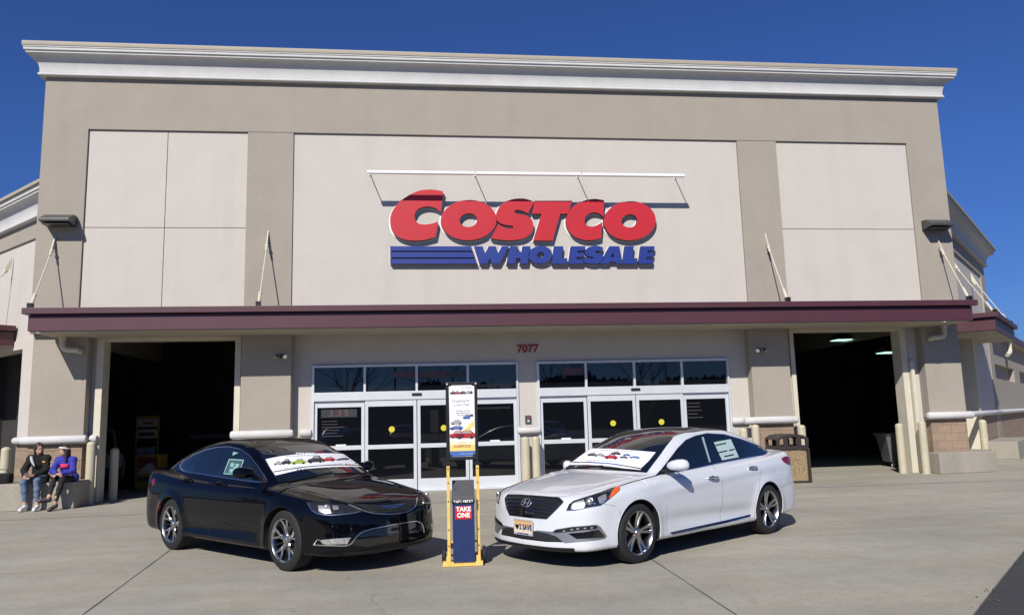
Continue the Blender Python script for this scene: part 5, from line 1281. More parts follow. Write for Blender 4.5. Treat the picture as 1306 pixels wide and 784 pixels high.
m=MB(); m.tube([(-.235,.10,.098),(.235,.10,.098)],.012,10); m.tube([(-.172,.10,.098),(-.172,.0,.20)],.012,8); m.tube([(.172,.10,.098),(.172,.0,.20)],.012,8); m.build('axle',MT['yellow'],ST,local=True)
# uprights + frame
for s in (-1,1): sp('upright','black',(s*.172-.016,s*.172+.016,-.014,.014,1.12,2.07),bevel=.002)
sp('poster_frame','black',(-.188,-.153,-.025,.012,1.195,2.10),(.153,.188,-.025,.012,1.195,2.10),(-.153,.153,-.025,.012,2.072,2.10),(-.153,.153,-.025,.012,1.195,1.228))
for x in (-.17,.17): 
    m=MB(); m.lathe([(0,-.006),(.01,-.005),(.012,0)],(x,-.025,2.08),'y',10); m.build('screw',MT['cream'],ST,local=True)
PO=sp('poster','paper',(-.124,.124,-.012,-.006,1.277,2.048),bevel=0)
def po(name,mt,x0,x1,z0,z1,d=.0135): return sp(name,mt,(x0,x1,-d,-.0121,z0,z1),parent=PO,bevel=0)
po('poster_foot','pyellow',-.122,.122,1.335,1.40); po('poster_foot','pblue',-.122,.122,1.279,1.334)
po('poster_fade',mat('pale_yellow',(.80,.74,.50),.6),-.122,.122,1.40,1.44,.0128)
def ptx(s_,x,z,size,mt,b=0.,w=1.): text('lettering',s_,MT[mt],(x,-.0145,z),size,PO,ext=.0006,bold=b,width=w,local=True)
ptx('COSTCO',.0,1.385,.036,'pred',.001,1.1); ptx('Shopping for',-.005,1.872,.036,'pgrey',.0,.95); ptx('a new ride?',.0,1.830,.036,'pgrey',.0,.95)
ptx('Auto Program',.05,2.015,.018,'pgrey'); 
for i,s_ in enumerate(('The right car at the','right member price','with zero hassle')): ptx(s_,.01,1.765-i*.024,.017,'pdark')
ptx('See us inside',.0,1.425,.014,'pgrey'); ptx('members save more',.04,1.306,.015,'paper')
def car_icon(cx,cz,w,h,mt,wn='pgrey'):
    P=[(-.5,.12),(-.48,.5),(-.25,.62),(-.1,.96),(.25,1),(.42,.62),(.5,.5),(.5,.12),(.4,0),(-.42,0)]
    m=MB(); m.prism([(cx+a*w,cz+b*h) for a,b in P],-.0142,-.0122,'y'); r=m.build('car_picture',MT[mt],PO,local=True)
    m=MB(); m.prism([(cx+a*w,cz+b*h) for a,b in ((-.2,.62),(-.07,.9),(.22,.93),(.33,.62))],-.0146,-.0143,'y'); m.build('picture_glass',MT[wn],r,local=True)
    m=MB()
    for s in (-.28,.3): m.lathe([(0,0),(.09*w,0)],(cx+s*w,-.0148,cz+.1*h),'y',12)
    m.build('picture_wheels',MT['pdark'],r,local=True)
m=MB(); m.prism([(-.02,1.52),(.115,1.66),(.118,1.60),(.02,1.50)],-.0127,-.0122,'y'); m.build('poster_swoosh',MT['pyellow'],PO,local=True)
car_icon(.03,1.47,.20,.085,'pred'); car_icon(-.05,1.475,.14,.08,'pred')
car_icon(-.055,1.62,.11,.05,'pgrey'); car_icon(-.055,1.565,.13,.045,'pblue'); car_icon(.045,1.675,.07,.05,'pblue'); car_icon(.09,1.70,.04,.03,'pdark')
for x,w,c_ in ((-.085,.05,'pdark'),(-.045,.05,'pred'),(.01,.06,'pdark'),(.06,.05,'pgrey'),(.09,.035,'pdark')): car_icon(x,1.945,w,.035,c_)
m=MB()
for sx_ in (-1,1):
    for zc in (1.285,2.04): m.box(sx_*.112-.012,sx_*.112+.012,-.016,-.0125,zc-.006,zc+.012)
m.build('poster_clip',MT['black'],PO,local=True)
for o_ in [PO]+list(PO.children_recursive):
    for v in o_.data.vertices: v.co.x*=1.225; v.co.z=(v.co.z-1.277)*1.092+1.231
# brochure box
m=MB(); x=.125
vs=[(-x,-.12,.055),(x,-.12,.055),(x,.13,.055),(-x,.13,.055),(-x,-.12,.755),(x,-.12,.755),(x+.0,.15,.80),(-x,.15,.80)]
m.add(vs,[(0,1,5,4),(1,2,6,5),(2,3,7,6),(3,0,4,7),(0,3,2,1)]); BX=m.build('brochure_box',MT['navy'],ST,local=True,bevel=.004)
m=MB(); vs=[(-x-.008,-.135,.745),(x+.008,-.135,.745),(x+.004,.17,.925),(-x-.004,.17,.925),(-x-.008,-.135,.775),(x+.008,-.135,.775),(x+.004,.17,.95),(-x-.004,.17,.95)]
m.add(vs,[(0,1,5,4),(1,2,6,5),(2,3,7,6),(3,0,4,7),(0,3,2,1),(4,5,6,7)]); m.build('lid',MT['lidgrey'],BX,local=True,bevel=.004)
sp('lid_band','ghostblack',(-x-.006,x+.006,-.129,-.1205,.705,.762),parent=BX,bevel=0)
text('lettering','↑LIFT HERE↑',MT['paper'],(0,-.1305,.733),.048,BX,ext=.001,bold=.0018,width=.80,local=True)
sp('red_label','boxred',(-.095,.095,-.1225,-.1202,.53,.675),parent=BX,bevel=0)
text('lettering','TAKE',MT['paper'],(0,-.1235,.640),.070,BX,ext=.001,bold=.003,width=1.0,local=True); text('lettering','ONE',MT['paper'],(0,-.1235,.572),.070,BX,ext=.001,bold=.003,width=1.0,local=True)

# ================================================================== WASTE BIN, TUB
TB=empty('waste_bin',(8.66,17.75,0),math.radians(-4),'square waste bin with pebble panels and dark brown arched hood near the right opening','waste bin')
def tb(name,mt,*bs,parent=TB,bevel=.006):
    m=MB()
    for b in bs: m.box(*b)
    return m.build(name,mt if not isinstance(mt,str) else MT[mt],parent,local=True,bevel=bevel)
MT['brown']=mat('dark_brown_plastic',(.035,.025,.022),.5,var=.08)
w=.36; tb('pebble_panel','pebble',(-w+.05,w-.05,-w+.012,-w+.03,.05,.77),(-w+.05,w-.05,w-.03,w-.012,.05,.77),(-w+.012,-w+.03,-w+.05,w-.05,.05,.77),(w-.03,w-.012,-w+.05,w-.05,.05,.77))
tb('frame','brown',*[(sx*w-.03,sx*w+.03,sy*w-.03,sy*w+.03,0,.80) for sx in (-1,1) for sy in (-1,1)],(-w,w,-w-.01,-w+.035,0,.05),(-w,w,w-.035,w+.01,0,.05),(-w,w,-w-.02,-w+.03,.77,.86),(-w,w,w-.03,w+.02,.77,.86),(-w-.02,-w+.03,-w,w,.77,.86),(w-.03,w+.02,-w,w,.77,.86))
tb('liner','black',(-w+.05,w-.05,-w+.05,w-.05,.1,.80))
m=MB()
arc_=[(-w-.02,.86),(-w-.02,1.03),(-.26,1.10),(-.12,1.125),(.0,1.13),(.12,1.125),(.26,1.10),(w+.02,1.03),(w+.02,.86),(w-.05,.86),(w-.05,1.0),(.2,1.05),(0,1.065),(-.2,1.05),(-w+.05,1.0),(-w+.05,.86)]
m.prism(arc_,-w-.02,-w+.04,'y')
for sx in (-.16,.16): m.box(sx-.05,sx+.05,-w-.018,-w+.035,.86,1.06)
m.build('hood',MT['brown'],TB,local=True,bevel=.008)
m=MB(); m.prism(arc_,w-.04,w+.02,'y')
for sx in (-.16,.16): m.box(sx-.05,sx+.05,w-.035,w+.018,.86,1.06)
m.build('hood',MT['brown'],TB,local=True,bevel=.008)
m=MB(); top=[(-w-.02,1.03),(-.26,1.10),(-.12,1.125),(0,1.13),(.12,1.125),(.26,1.10),(w+.02,1.03)]; top2=[(a,b-.03) for a,b in top][::-1]; m.prism(top+top2,-w+.04,w-.04,'y'); m.build('hood_roof',MT['brown'],TB,local=True)
CT=empty('tub_cart',(13.78,21.25,0),math.radians(-10),'grey plastic tub on casters standing inside the right opening','cart')
m=MB(); vs=[]
for z,s_ in ((.14,.72),(.16,.76),(.90,1.0),(.905,1.1),(.97,1.1),(.97,1.02),(.92,.96),(.3,.78)):
    vs+=[(.48*s_*math.copysign(1,a)*(1 if abs(a)>.5 else 1),.38*s_*math.copysign(1,b),z) for a,b in ((-1,-1),(1,-1),(1,1),(-1,1))]
m.add(vs,[(i*4+j,i*4+(j+1)%4,(i+1)*4+(j+1)%4,(i+1)*4+j) for i in range(7) for j in range(4)]+[(0,3,2,1),(28,29,30,31)]); TBM=m.build('tub',MT['cart'],CT,local=True,bevel=.02)
for sx in (-1,1):
    for sy in (-1,1):
        m=MB(); m.lathe([(0,-.015),(.05,-.015),(.055,0),(.05,.015),(0,.015)],(sx*.28,sy*.22,.055),'y',16); m.box(sx*.28-.02,sx*.28+.02,sy*.22-.022,sy*.22-.017,.05,.16); m.box(sx*.28-.02,sx*.28+.02,sy*.22+.017,sy*.22+.022,.05,.16); m.build('caster',MT['cream'] if sx<0 and sy<0 else MT['black'],CT,local=True)

# ================================================================== THINGS INSIDE THE LEFT OPENING
def display(name,x,y,w,h,rz,lab,cat,build):
    r=empty(name,(x,y,0),rz,lab,cat); build(r)
    if name!='parked_vehicle': r.scale=(.82,.82,.85)
    return r
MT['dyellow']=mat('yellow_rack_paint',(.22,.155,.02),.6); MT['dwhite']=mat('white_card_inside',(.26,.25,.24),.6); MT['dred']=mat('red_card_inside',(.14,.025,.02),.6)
def rack(r):
    sp('upright','dyellow',(-.42,-.37,-.02,.02,0,2.35),(.37,.42,-.02,.02,0,2.35),(-.42,.42,-.02,.02,2.3,2.36),(-.42,.42,-.02,.02,1.3,1.34),parent=r)
    b=sp('sign_card','dwhite',(-.36,.36,-.03,-.01,2.0,2.28),parent=r); sp('print','dred',(-.15,.2,-.034,-.031,2.1,2.16),parent=b,bevel=0)
    b=sp('sign_card','dwhite',(-.36,.36,-.03,-.01,1.62,1.92),parent=r); sp('print','pdark',(-.3,.28,-.034,-.031,1.7,1.82),parent=b,bevel=0)
    sp('sign_card','dwhite',(-.3,.0,-.10,-.08,1.05,1.32),(.03,.34,-.10,-.08,1.05,1.32),parent=r)
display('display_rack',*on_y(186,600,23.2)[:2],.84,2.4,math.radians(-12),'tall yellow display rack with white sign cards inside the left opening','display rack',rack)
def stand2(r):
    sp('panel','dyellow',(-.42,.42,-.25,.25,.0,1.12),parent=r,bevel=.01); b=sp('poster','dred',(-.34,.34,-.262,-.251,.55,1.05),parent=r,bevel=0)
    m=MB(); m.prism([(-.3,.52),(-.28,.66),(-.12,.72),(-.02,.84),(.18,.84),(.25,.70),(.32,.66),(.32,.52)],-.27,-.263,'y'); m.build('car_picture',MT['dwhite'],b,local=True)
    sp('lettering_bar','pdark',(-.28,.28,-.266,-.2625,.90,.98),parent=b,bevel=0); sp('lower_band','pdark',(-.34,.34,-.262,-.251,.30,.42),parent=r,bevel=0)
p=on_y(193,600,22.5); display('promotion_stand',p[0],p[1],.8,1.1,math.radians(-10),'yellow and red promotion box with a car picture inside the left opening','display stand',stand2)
def vehicle(r):   # dim front of a parked vehicle inside the bay
    m=MB(); P=[(-.95,.35),(-.98,.75),(-.9,.98),(-.78,1.05),(-.66,1.62),(-.55,1.72),(.55,1.72),(.66,1.62),(.78,1.05),(.9,.98),(.98,.75),(.95,.35)]
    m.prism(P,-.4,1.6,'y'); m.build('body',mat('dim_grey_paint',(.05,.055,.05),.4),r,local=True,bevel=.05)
    m=MB(); m.prism([(-.70,1.08),(-.60,1.60),(.60,1.60),(.70,1.08)],-.41,-.402,'y'); m.build('windscreen',MT['carglass'],r,local=True)
    sp('bumper','dwhite',(-.9,.9,-.46,-.402,.62,.98),parent=r,bevel=.03); sp('grille','black',(-.5,.5,-.475,-.461,.70,.90),parent=r)
    for s in (-1,1):
        m=MB(); m.ball((s*.7,-.46,.85),(.13,.03,.08),14); m.build('headlight',MT['lens'],r,local=True,smooth=True)
        m=MB(); m.lathe([(0,-.11),(.2,-.11),(.33,-.1),(.34,0),(.33,.1),(.2,.11),(0,.11)],(s*.82,0,.34),'x',24); m.build('wheel',MT['rubber'],r,local=True,smooth=True)
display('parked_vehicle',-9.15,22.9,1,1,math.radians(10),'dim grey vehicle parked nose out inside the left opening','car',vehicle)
p=on_z(143,619,0)

# ================================================================== PEOPLE
def cone(a,b,ra,rb):
    a=np.array(a,float); b=np.array(b,float); ab=b-a; L=float(ab@ab)+1e-9
    def f(x,y,z):
        t=np.clip(((x-a[0])*ab[0]+(y-a[1])*ab[1]+(z-a[2])*ab[2])/L,0,1)
        return np.sqrt((x-a[0]-t*ab[0])**2+(y-a[1]-t*ab[1])**2+(z-a[2]-t*ab[2])**2)-(ra+(rb-ra)*t)
    return f
def ellip(c,r,R=None):
    c=np.array(c,float); r=np.array(r,float)
    def f(x,y,z):
        X=np.stack(np.broadcast_arrays(x-c[0],y-c[1],z-c[2]),-1)
        if R is not None: X=X@R
        q=X/r; k=np.sqrt((q**2).sum(-1)); k2=np.sqrt(((q/r)**2).sum(-1))+1e-6
        return k*(k-1)/k2
    return f
def union(fs,k=.02):
    def f(x,y,z):
        r=fs[0](x,y,z)
        for g in fs[1:]: r=smin(r,g(x,y,z),k)
        return r
    return f
def inter(f,*pl):      # planes (nx,ny,nz,d): keep n.p<d
    def g(x,y,z):
        r=f(x,y,z)
        for n in pl: r=smax(r,(x*n[0]+y*n[1]+z*n[2]-n[3]),.006)
        return r
    return g
def sdf_obj(name,F,lo,hi,h,m,parent):
    P,Q=surface_net(F,lo,hi,h); N,_=grad(F,P,.003); return np_mesh(name,P,Q,m,parent,N)
def rotz(a): c,s=math.cos(a),math.sin(a); return np.array([[c,-s,0],[s,c,0],[0,0,1]])
def person(loc, rz, lab, J, style):
    root=empty('person',loc,rz,lab,'person'); root.scale=(.96,.96,.975)
    hd=np.array(J['head']); Rz=rotz(J['turn'])@np.array([[1,0,0],[0,math.cos(J['nod']),-math.sin(J['nod'])],[0,math.sin(J['nod']),math.cos(J['nod'])]])
    H=lambda p: tuple(hd+Rz@np.array(p,float))        # head space: face looks to -y
    skin=[ellip(hd,(.074,.092,.112),Rz), ellip(H((0,-.035,-.05)),(.052,.056,.062),Rz), cone(H((0,-.088,-.002)),H((0,-.112,-.026)),.009,.015), cone(H((0,-.10,-.062)),H((0,-.098,-.064)),.016,.014),
          cone(H((-.012,-.094,-.052)),H((.012,-.094,-.052)),.010,.010),
          ellip(H((-.077,.01,-.01)),(.010,.020,.032),Rz), ellip(H((.077,.01,-.01)),(.010,.020,.032),Rz),
          cone(J['neck'],H((0,.02,-.06)),.050,.048)]
    torso=[cone(J['pelvis'],J['waist'],.135,.118), cone(J['waist'],J['chest'],.118,.130), cone(J['shl'],J['shr'],.062,.062), cone(J['chest'],J['neck'],.11,.055),
           cone((J['pelvis'][0]-.07,J['pelvis'][1],J['pelvis'][2]-.02),(J['pelvis'][0]+.07,J['pelvis'][1],J['pelvis'][2]-.02),.115,.115)]
    arms=[]; hands=[]; legs=[]; feet=[]
    for s in 'lr':
        arms+=[cone(J['sh'+s],J['el'+s],.050,.040), cone(J['el'+s],J['wr'+s],.039,.026)]
        w=np.array(J['wr'+s]); d=np.array(J['hd'+s],float); d/=np.linalg.norm(d); up=np.array([0,0,1.]); side=np.cross(d,up); side/=np.linalg.norm(side); nu=np.cross(side,d)
        inn=side*(1 if s=='l' else -1)      # towards the thumb
        hands+=[cone(w,w+d*.045,.025,.030), cone(w+d*.04+side*.018,w+d*.085+side*.024,.017,.015), cone(w+d*.04-side*.018,w+d*.085-side*.024,.017,.015), cone(w+d*.04,w+d*.088,.018,.016)]
        for i,(o,l) in enumerate(((-.030,.060),(-.010,.074),(.010,.078),(.029,.068))):
            b=w+d*.082+inn*o; k1=b+d*l*.45-nu*.008; k2=k1+d*l*.32-nu*.022; k3=k2+d*l*.15-nu*.020
            hands+=[cone(b,k1,.0098,.0090),cone(k1,k2,.0090,.0083),cone(k2,k3,.0083,.0075)]
        t0=w+d*.030+inn*.022; t1=t0+d*.030+inn*.026-nu*.006; t2=t1+d*.030+inn*.004-nu*.010; hands+=[cone(t0,t1,.014,.0115),cone(t1,t2,.0115,.0095)]
        legs+=[cone(J['hip'+s],J['kn'+s],.086,.058), cone(J['kn'+s],tuple((np.array(J['kn'+s])*.62+np.array(J['an'+s])*.38)),.056,.052), cone(tuple((np.array(J['kn'+s])*.62+np.array(J['an'+s])*.38)),J['an'+s],.052,.036)]
        an=np.array(J['an'+s]); t=np.array(J['toe'+s]); feet+=[cone(an,an+np.array([0,.02,-.045]),.036,.036), cone(an+np.array([0,.03,-.055]),t,.036,.030)]
    body=union(skin,.012); body2=union(torso+arms+legs+feet,.03); hf=union(hands,.006)
    full=lambda x,y,z: smin(smin(body(x,y,z),body2(x,y,z),.02),hf(x,y,z),.008)
    lo=(-.55,-.62,0.0); hi=(.60,.55,1.62)
    bd=sdf_obj('body',full,lo,hi,.0105,MT['skin'],root)
    # clothing
    tp=union(torso+arms,.035); jk=lambda x,y,z: tp(x,y,z)-style['loose']
    wl=np.array(J['wrl']); el=np.array(J['ell'])
    cuts=[]
    for s in 'lr':
        w=np.array(J['wr'+s]); e=np.array(J['el'+s]); n=(w-e)/np.linalg.norm(w-e); cuts.append((w,n))
    def top(x,y,z):
        wr=.006*np.sin(38*z+9*np.sin(11*x)+5*y)*np.sin(23*x+4*z)
        r=jk(x,y,z)+wr
        r=smax(r,J['pelvis'][2]-.085-z,.01)
        for w,n in cuts:
            dist=np.sqrt((x-w[0])**2+(y-w[1])**2+(z-w[2])**2); c=np.where(dist<.10,(x-w[0])*n[0]+(y-w[1])*n[1]+(z-w[2])*n[2]-.004,-.1); r=np.maximum(r,c)
        nk=np.array(J['neck']); r=smax(r,(z-nk[2]-.02),.008)
        return r
    tpo=sdf_obj(style['topname'],top,lo,hi,.0115,style['top'],root)
    lg=union(legs+[torso[0],torso[4]],.04)
    ank=[(np.array(J['an'+s]),(np.array(J['an'+s])-np.array(J['kn'+s]))/np.linalg.norm(np.array(J['an'+s])-np.array(J['kn'+s]))) for s in 'lr']
    def trou(x,y,z):
        r=lg(x,y,z)-style['legloose']+.003*np.sin(60*z+20*y)*np.sin(31*x)
        r=smax(r,z-J['pelvis'][2]-.06,.01)
        for w,n in ank:
            dist=np.sqrt((x-w[0])**2+(y-w[1])**2+(z-w[2])**2); c=np.where(dist<.14,(x-w[0])*n[0]+(y-w[1])*n[1]+(z-w[2])*n[2]+style['cuff'],-.1); r=np.maximum(r,c)
        return r
    sdf_obj('trousers',trou,lo,hi,.0115,style['legs'],root)
    for s in 'lr':
        an=np.array(J['an'+s]); t=np.array(J['toe'+s])
        sf=union([cone(an+np.array([0,.01,-.02]),an+np.array([0,.025,-.05]),.047,.046),cone(an+np.array([0,.035,-.058]),t,.044,.038),cone(an+np.array([0,.05,-.07]),t+np.array([0,0,-.01]),.036,.034)],.02)
        zmin=min(t[2],an[2]-.06)-.037
        sh=sdf_obj('shoe',lambda x,y,z,sf=sf,zmin=zmin,an=an: smax(smax(sf(x,y,z),zmin-z,.004),z-an[2]-.012,.006),tuple(np.minimum(an,t)-.12),tuple(np.maximum(an,t)+.12),.008,style['shoe'],root)
        sdf_obj('sole',lambda x,y,z,sf=sf,zmin=zmin: smax(sf(x,y,z)-.004,z-zmin-.022,.004),tuple(np.minimum(an,t)-.12),tuple(np.maximum(an,t)+.12),.008,MT['grey'] if style['shoe']!=MT['shoegrey'] else MT['ghostblack'],sh)
    # face
    for s in (-1,1):
        m=MB(); m.ball(H((s*.030,-.0795,.008)),(.0105,.0105,.0075),10); e=m.build('eye',MT['paper'],bd,local=True,smooth=True)
        m=MB(); m.ball(H((s*.030+J.get('gaze',0),-.0865,.008)),.0052,8); m.build('iris',MT['pdark'],e,local=True)
        m=MB(); m.tube([H((s*.016,-.090,.030)),H((s*.030,-.091,.034)),H((s*.045,-.084,.029))],.0035,6); m.build('eyebrow',MT['hair'],bd,local=True)
    m=MB(); m.tube([H((-.022,-.100,-.053)),H((0,-.105,-.050)),H((.022,-.100,-.053))],[.003,.006,.003],8); m.build('lips',mat('lips',(.42,.12,.11),.5),bd,local=True)
    # hair
    hs=[ellip(H((0,.022,.024)),(.092,.102,.112),Rz)]
    for q in style['hair'](H,J): hs.append(q)
    hu=union(hs,.03); fc=ellip(H((0,-.10,-.035)),(.062,.075,.098),Rz); fw=np.array(Rz@np.array([0,-1,0]))
    def hair(x,y,z):
        r=hu(x,y,z)+.004*np.sin(120*x+30*y)*np.sin(15*z+60*y)
        return smax(r,-fc(x,y,z),.012)
    sdf_obj('hair',hair,tuple(hd-.30-np.array([0,0,.2])),tuple(hd+.28),.009,MT['hair'],root)
    return root,H,bd,tpo
yl=17.86
pA=on_y(49,612,18.0); pB=on_y(88,610,18.05)
JA=dict(pelvis=(0,.22,.68),waist=(.01,.20,.84),chest=(.02,.14,1.0),neck=(.02,.08,1.17),head=(.035,.04,1.315),turn=.75,nod=.12,shl=(.175,.10,1.10),shr=(-.145,.09,1.10),
    ell=(.235,-.02,.86),elr=(-.225,-.02,.86),wrl=(.07,-.20,.755),wrr=(-.115,-.21,.755),hdl=(-.55,-.8,-.15),hdr=(.5,-.8,-.15),
    hipl=(.09,.18,.66),hipr=(-.09,.18,.66),knl=(.15,-.22,.63),knr=(-.13,-.22,.62),anl=(.17,-.20,.155),anr=(-.09,-.18,.155),toel=(.19,-.37,.045),toer=(-.10,-.35,.045))
hairA=lambda H,J:[cone(H((-.07,.03,.0)),H((-.075,.0,-.17)),.028,.022),cone(H((.07,.03,0)),H((.08,.0,-.17)),.028,.022),cone(H((0,.07,-.02)),H((0,.08,-.16)),.05,.04),ellip(H((0,.06,.10)),(.035,.035,.03))]
A_,HA,bA,tA=person((pA[0],yl-.02,0),0,'seated woman in a black fleece jacket and blue jeans with glasses, looking to her companion',JA,dict(topname='jacket',top=MT['blackcloth'],loose=.030,legs=MT['jeans'],legloose=.010,cuff=.05,shoe=MT['shoewhite'],hair=hairA))
m=MB()
for s in (-1,1): m.tube([HA((s*.032+.021*math.cos(a),-.101,.006+.016*math.sin(a))) for a in np.linspace(0,2*PI,17)],.0022,6)
m.tube([HA((-.011,-.103,.010)),HA((.011,-.103,.010))],.0022,6)
for s in (-1,1): m.tube([HA((s*.053,-.099,.010)),HA((s*.080,0.0,.008))],.002,6)
m.build('glasses',MT['black'],A_,local=True)
m=MB(); m.tube([(-.085,-.045,1.155),(-.06,-.06,1.08),(-.02,-.075,1.0),(.01,-.07,.95)],[.028,.032,.026,.014],10); m.build('hood_lining',MT['grey'],tA,local=True,smooth=True)
m=MB(); m.ball((.185,-.045,1.03),(.035,.012,.018),10); m.build('yellow_patch',mat('orange_patch',(.85,.40,.02),.6),tA,local=True)
# phone in her hands
m=MB(); m.box(-.06,.02,-.335,-.32,.735,.80); o=m.build('phone',MT['shoegrey'],None,local=True,bevel=.004); o.location=(pA[0],yl-.02,0); tag(o,'grey phone held in the hands of the woman in the black jacket','phone')
JB=dict(pelvis=(0,.20,.67),waist=(-.01,.16,.82),chest=(-.015,.08,.97),neck=(-.02,.01,1.12),head=(-.035,-.03,1.26),turn=-.75,nod=.10,shl=(.135,.03,1.05),shr=(-.165,.03,1.05),
    ell=(.215,-.13,.83),elr=(-.215,-.13,.83),wrl=(.03,-.27,.775),wrr=(-.06,-.27,.765),hdl=(-.8,-.5,-.12),hdr=(.8,-.45,-.05),
    hipl=(.085,.16,.65),hipr=(-.085,.16,.65),knl=(.06,-.26,.66),knr=(-.12,-.24,.70),anl=(-.05,-.30,.155),anr=(-.14,-.40,.30),toel=(-.09,-.47,.045),toer=(-.27,-.52,.235))
hairB=lambda H,J:[cone(H((-.075,.02,.0)),H((-.085,-.03,-.25)),.030,.024),cone(H((.075,.02,0)),H((.08,-.02,-.22)),.030,.024),cone(H((0,.07,-.02)),H((0,.07,-.26)),.06,.05)]
B_,HB,bB,tB=person((pB[0],yl+.0,0),0,'seated woman in a royal blue hoodie and white headband, legs crossed, in black leggings',JB,dict(topname='hoodie',top=MT['hoodie'],loose=.024,legs=MT['legging'],legloose=.004,cuff=.045,shoe=MT['shoegrey'],hair=hairB))
m=MB(); pts=[HB((.088*math.cos(a),.012+.100*math.sin(a)*1.0,.048+.030*math.sin(-a))) for a in np.linspace(0,2*PI,33)]
m.tube(pts,.019,8); m.build('headband',MT['band'],B_,local=True,smooth=True)
sdf_obj('pink_print',inter(lambda x,y,z,f=union([cone(JB['pelvis'],JB['waist'],.135,.118),cone(JB['waist'],JB['chest'],.118,.130),cone(JB['chest'],JB['neck'],.11,.055)],.035): f(x,y,z)-.031,(0,1,0,-.0),(0,0,1,.97),(0,0,-1,-.89),(1,0,0,.075),(-1,0,0,.095)),(-.2,-.3,.85),(.2,.1,1.0),.008,MT['pink'],tB)
# black bag on the ledge at far left
r=empty('shoulder_bag',(*on_y(1,616,18.1)[:2],.56),0,'black bag lying on the ledge at the left edge of the photo','bag')
m=MB(); m.box(-.22,.22,-.12,.12,0.001,.22); m.build('bag_body',MT['blackcloth'],r,local=True,bevel=.05)
m=MB(); m.tube([(-.15,0,.2),(-.1,0,.3),(.1,0,.3),(.15,0,.2)],.012,8); m.build('strap',MT['black'],r,local=True,smooth=True)

# ================================================================== TREES AND LIGHT POLES
def bare_tree(name,loc,h,seed,lab,group=None,levels=6,r0=.16):
    R=random.Random(seed); root=empty(name,loc,0,lab,'tree',group); tr=MB(); cr=MB()
    def grow(p,d,L,r,lv):
        n=3 if lv<3 else 2; pts=[p]; rs=[r]; q=p; dd=d
        for i in range(n):
            dd=(dd+Vector((R.gauss(0,.12),R.gauss(0,.12),R.gauss(0,.06)+.03))).normalized(); q=q+dd*L/n; pts.append(q); rs.append(r*(1-.35*(i+1)/n))
        (tr if lv<2 else cr).tube(pts,rs,6 if lv<2 else (4 if lv<4 else 3),cap=False)
        if lv>=levels: return
        k=R.choice((2,3,3)) if lv else 4
        for i in range(k):
            a=R.uniform(0,2*PI); sp_=R.uniform(.35,.75); ax=Vector((math.cos(a),math.sin(a),0)); nd=(dd+ax*sp_).normalized(); at=R.uniform(.55,1.0) if i else 1.0
            j=min(int(at*n),n); grow(pts[j],nd,L*R.uniform(.62,.82),rs[j]*R.uniform(.55,.7),lv+1)
    grow(Vector((0,0,0)),Vector((0,0,1)),h*.30,r0,0)
    tr.build('trunk',MT['bark'],root,local=True,recalc=False); cr.build('crown',MT['bark'],root,local=True,recalc=False); return root
bare_tree('bare_tree',(41,50,0),9.5,3,'bare winter tree showing above the low rear wall, nearer one','bare trees behind the store',levels=6,r0=.22)
bare_tree('bare_tree',(46,54,0),9.5,8,'bare winter tree showing above the low rear wall, farther one','bare trees behind the store',levels=6,r0=.22)
for i,(x,y,h,s) in enumerate(((-6,-34,12,11),(3.0,-30,10.5,12),(13,-34,12,13),(-19,-40,12,14),(23,-40,13,15))):
    bare_tree('bare_tree',(x,y,0),h,s,('bare tree across the car park, '+('seen left in the entrance glass','seen beside the poster in the glass','seen in the exit transom','far left of the car park','far right of the car park')[i]),'bare trees across the car park',levels=6,r0=.25)
m=MB(); R=random.Random(5); xs=np.linspace(-160,160,1400); vs=[]
for x in xs: vs+= [(x,-75+4*math.sin(x*.05),0),(x,-75+4*math.sin(x*.05),6.3+1.0*math.sin(x*.07)+.6*math.sin(x*.31+1)+.35*math.sin(x*.9)+R.uniform(-.45,.45))]
m.add(vs,[(2*i,2*i+1,2*i+3,2*i+2) for i in range(len(xs)-1)]); tag(m.build('distant_wood',MT['wood'],recalc=False),'far dark wood beyond the car park','wood',kind='stuff')
for i,(x,y) in enumerate(((-2,-22),(9,-26))):
    r=empty('lot_light_pole',(x,y,0),0,('tall car park lamp post reflected near the EXIT lettering','tall car park lamp post reflected in the right transom')[i],'lamp post','car park lamp posts')
    m=MB(); m.tube([(0,0,0),(0,0,8.5)],[.09,.06],10); m.build('pole',MT['darkmetal'],r,local=True,smooth=True); m=MB(); m.box(-.5,.5,-.2,.2,8.45,8.65); m.build('lamp_head',MT['darkmetal'],r,local=True)

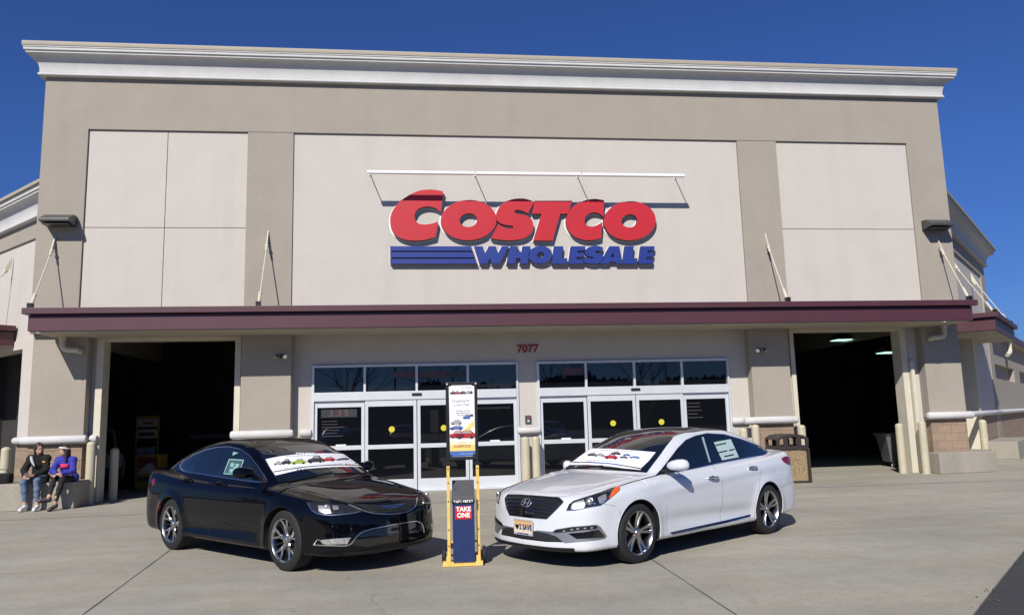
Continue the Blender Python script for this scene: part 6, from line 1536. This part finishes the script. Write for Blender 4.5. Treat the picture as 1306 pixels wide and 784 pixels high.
# cars of the car park, mirrored in the entrance glass
MT['carsilver']=mat('silver_paint',(.30,.31,.33),.3,metal=.3,coat=1.); MT['carred']=mat('dark_red_paint',(.22,.012,.015),.3,coat=1.)
for i,(src,x,y,rz,pm,lab) in enumerate(((WC,-5.2,-10.5,92,'carsilver','silver saloon parked across the lane, mirrored in the left entrance glass'),(BC,-1.2,-11.5,88,'carred','dark red saloon parked across the lane, mirrored beside the poster'),(WC,3.4,-10.8,91,'carblack','black saloon parked across the lane, mirrored in the exit doors'),(BC,8.2,-11.2,90,'carsilver','silver saloon parked across the lane, mirrored in the right exit doors'))):
    r=src.root.copy(); COL.objects.link(r); r.location=(x,y,0); r.rotation_euler=(0,0,math.radians(rz)); tag(r,lab,'car','cars parked across the lane')
    for ch in src.root.children:
        k=ch.name.split('.')[0]
        if k in ('body','underbody','door','hood','boot_lid','windscreen','rear_window','window_surround','window','wheel','headlight','grille'):
            c=ch.copy(); COL.objects.link(c); c.parent=r
            if k in ('body','door','hood','boot_lid'): c.data=ch.data.copy(); c.data.materials[0]=MT[pm]
            if k=='wheel':
                for g_ in ch.children:
                    if g_.name.startswith('rim'): d=g_.copy(); COL.objects.link(d); d.parent=c

# ================================================================== LIGHT
SD=Vector((.46,1.0,-.87)).normalized()
sun=bpy.data.lights.new('sun','SUN'); sun.energy=5.0; sun.angle=math.radians(.53); sun.color=(1.0,.955,.88)
so=bpy.data.objects.new('sun',sun); COL.objects.link(so); so.rotation_euler=SD.to_track_quat('-Z','Y').to_euler()
w=bpy.data.worlds.new('World'); scene.world=w; w.use_nodes=True; nt=w.node_tree; bg=nt.nodes['Background']
sky=nt.nodes.new('ShaderNodeTexSky'); sky.sky_type='NISHITA'; sky.sun_disc=False; sky.sun_elevation=math.asin(-SD.z); sky.sun_rotation=math.atan2(-SD.x,-SD.y)
sky.air_density=1.0; sky.dust_density=.0; sky.ozone_density=6.0; sky.altitude=1500
mxw=nt.nodes.new('ShaderNodeMix'); mxw.data_type='RGBA'; mxw.blend_type='MULTIPLY'; mxw.inputs[0].default_value=1; mxw.inputs[7].default_value=(.86,1.20,1.92,1)
nt.links.new(sky.outputs[0],mxw.inputs[6])
tcw=nt.nodes.new('ShaderNodeTexCoord'); sxw=nt.nodes.new('ShaderNodeSeparateXYZ'); nt.links.new(tcw.outputs['Generated'],sxw.inputs[0])
mrw=nt.nodes.new('ShaderNodeMapRange'); mrw.inputs[1].default_value=-.02; mrw.inputs[2].default_value=.30; mrw.inputs[3].default_value=.62; mrw.inputs[4].default_value=1.0; nt.links.new(sxw.outputs[2],mrw.inputs[0])
vmw=nt.nodes.new('ShaderNodeVectorMath'); vmw.operation='SCALE'; nt.links.new(mxw.outputs[2],vmw.inputs[0]); nt.links.new(mrw.outputs[0],vmw.inputs['Scale'])
nt.links.new(vmw.outputs[0],bg.inputs[0]); bg.inputs['Strength'].default_value=.05
scene.cycles.diffuse_bounces=2
scene.view_settings.view_transform='Standard'; scene.view_settings.look='None'; scene.view_settings.exposure=0; scene.view_settings.gamma=1
scene.cycles.max_bounces=6
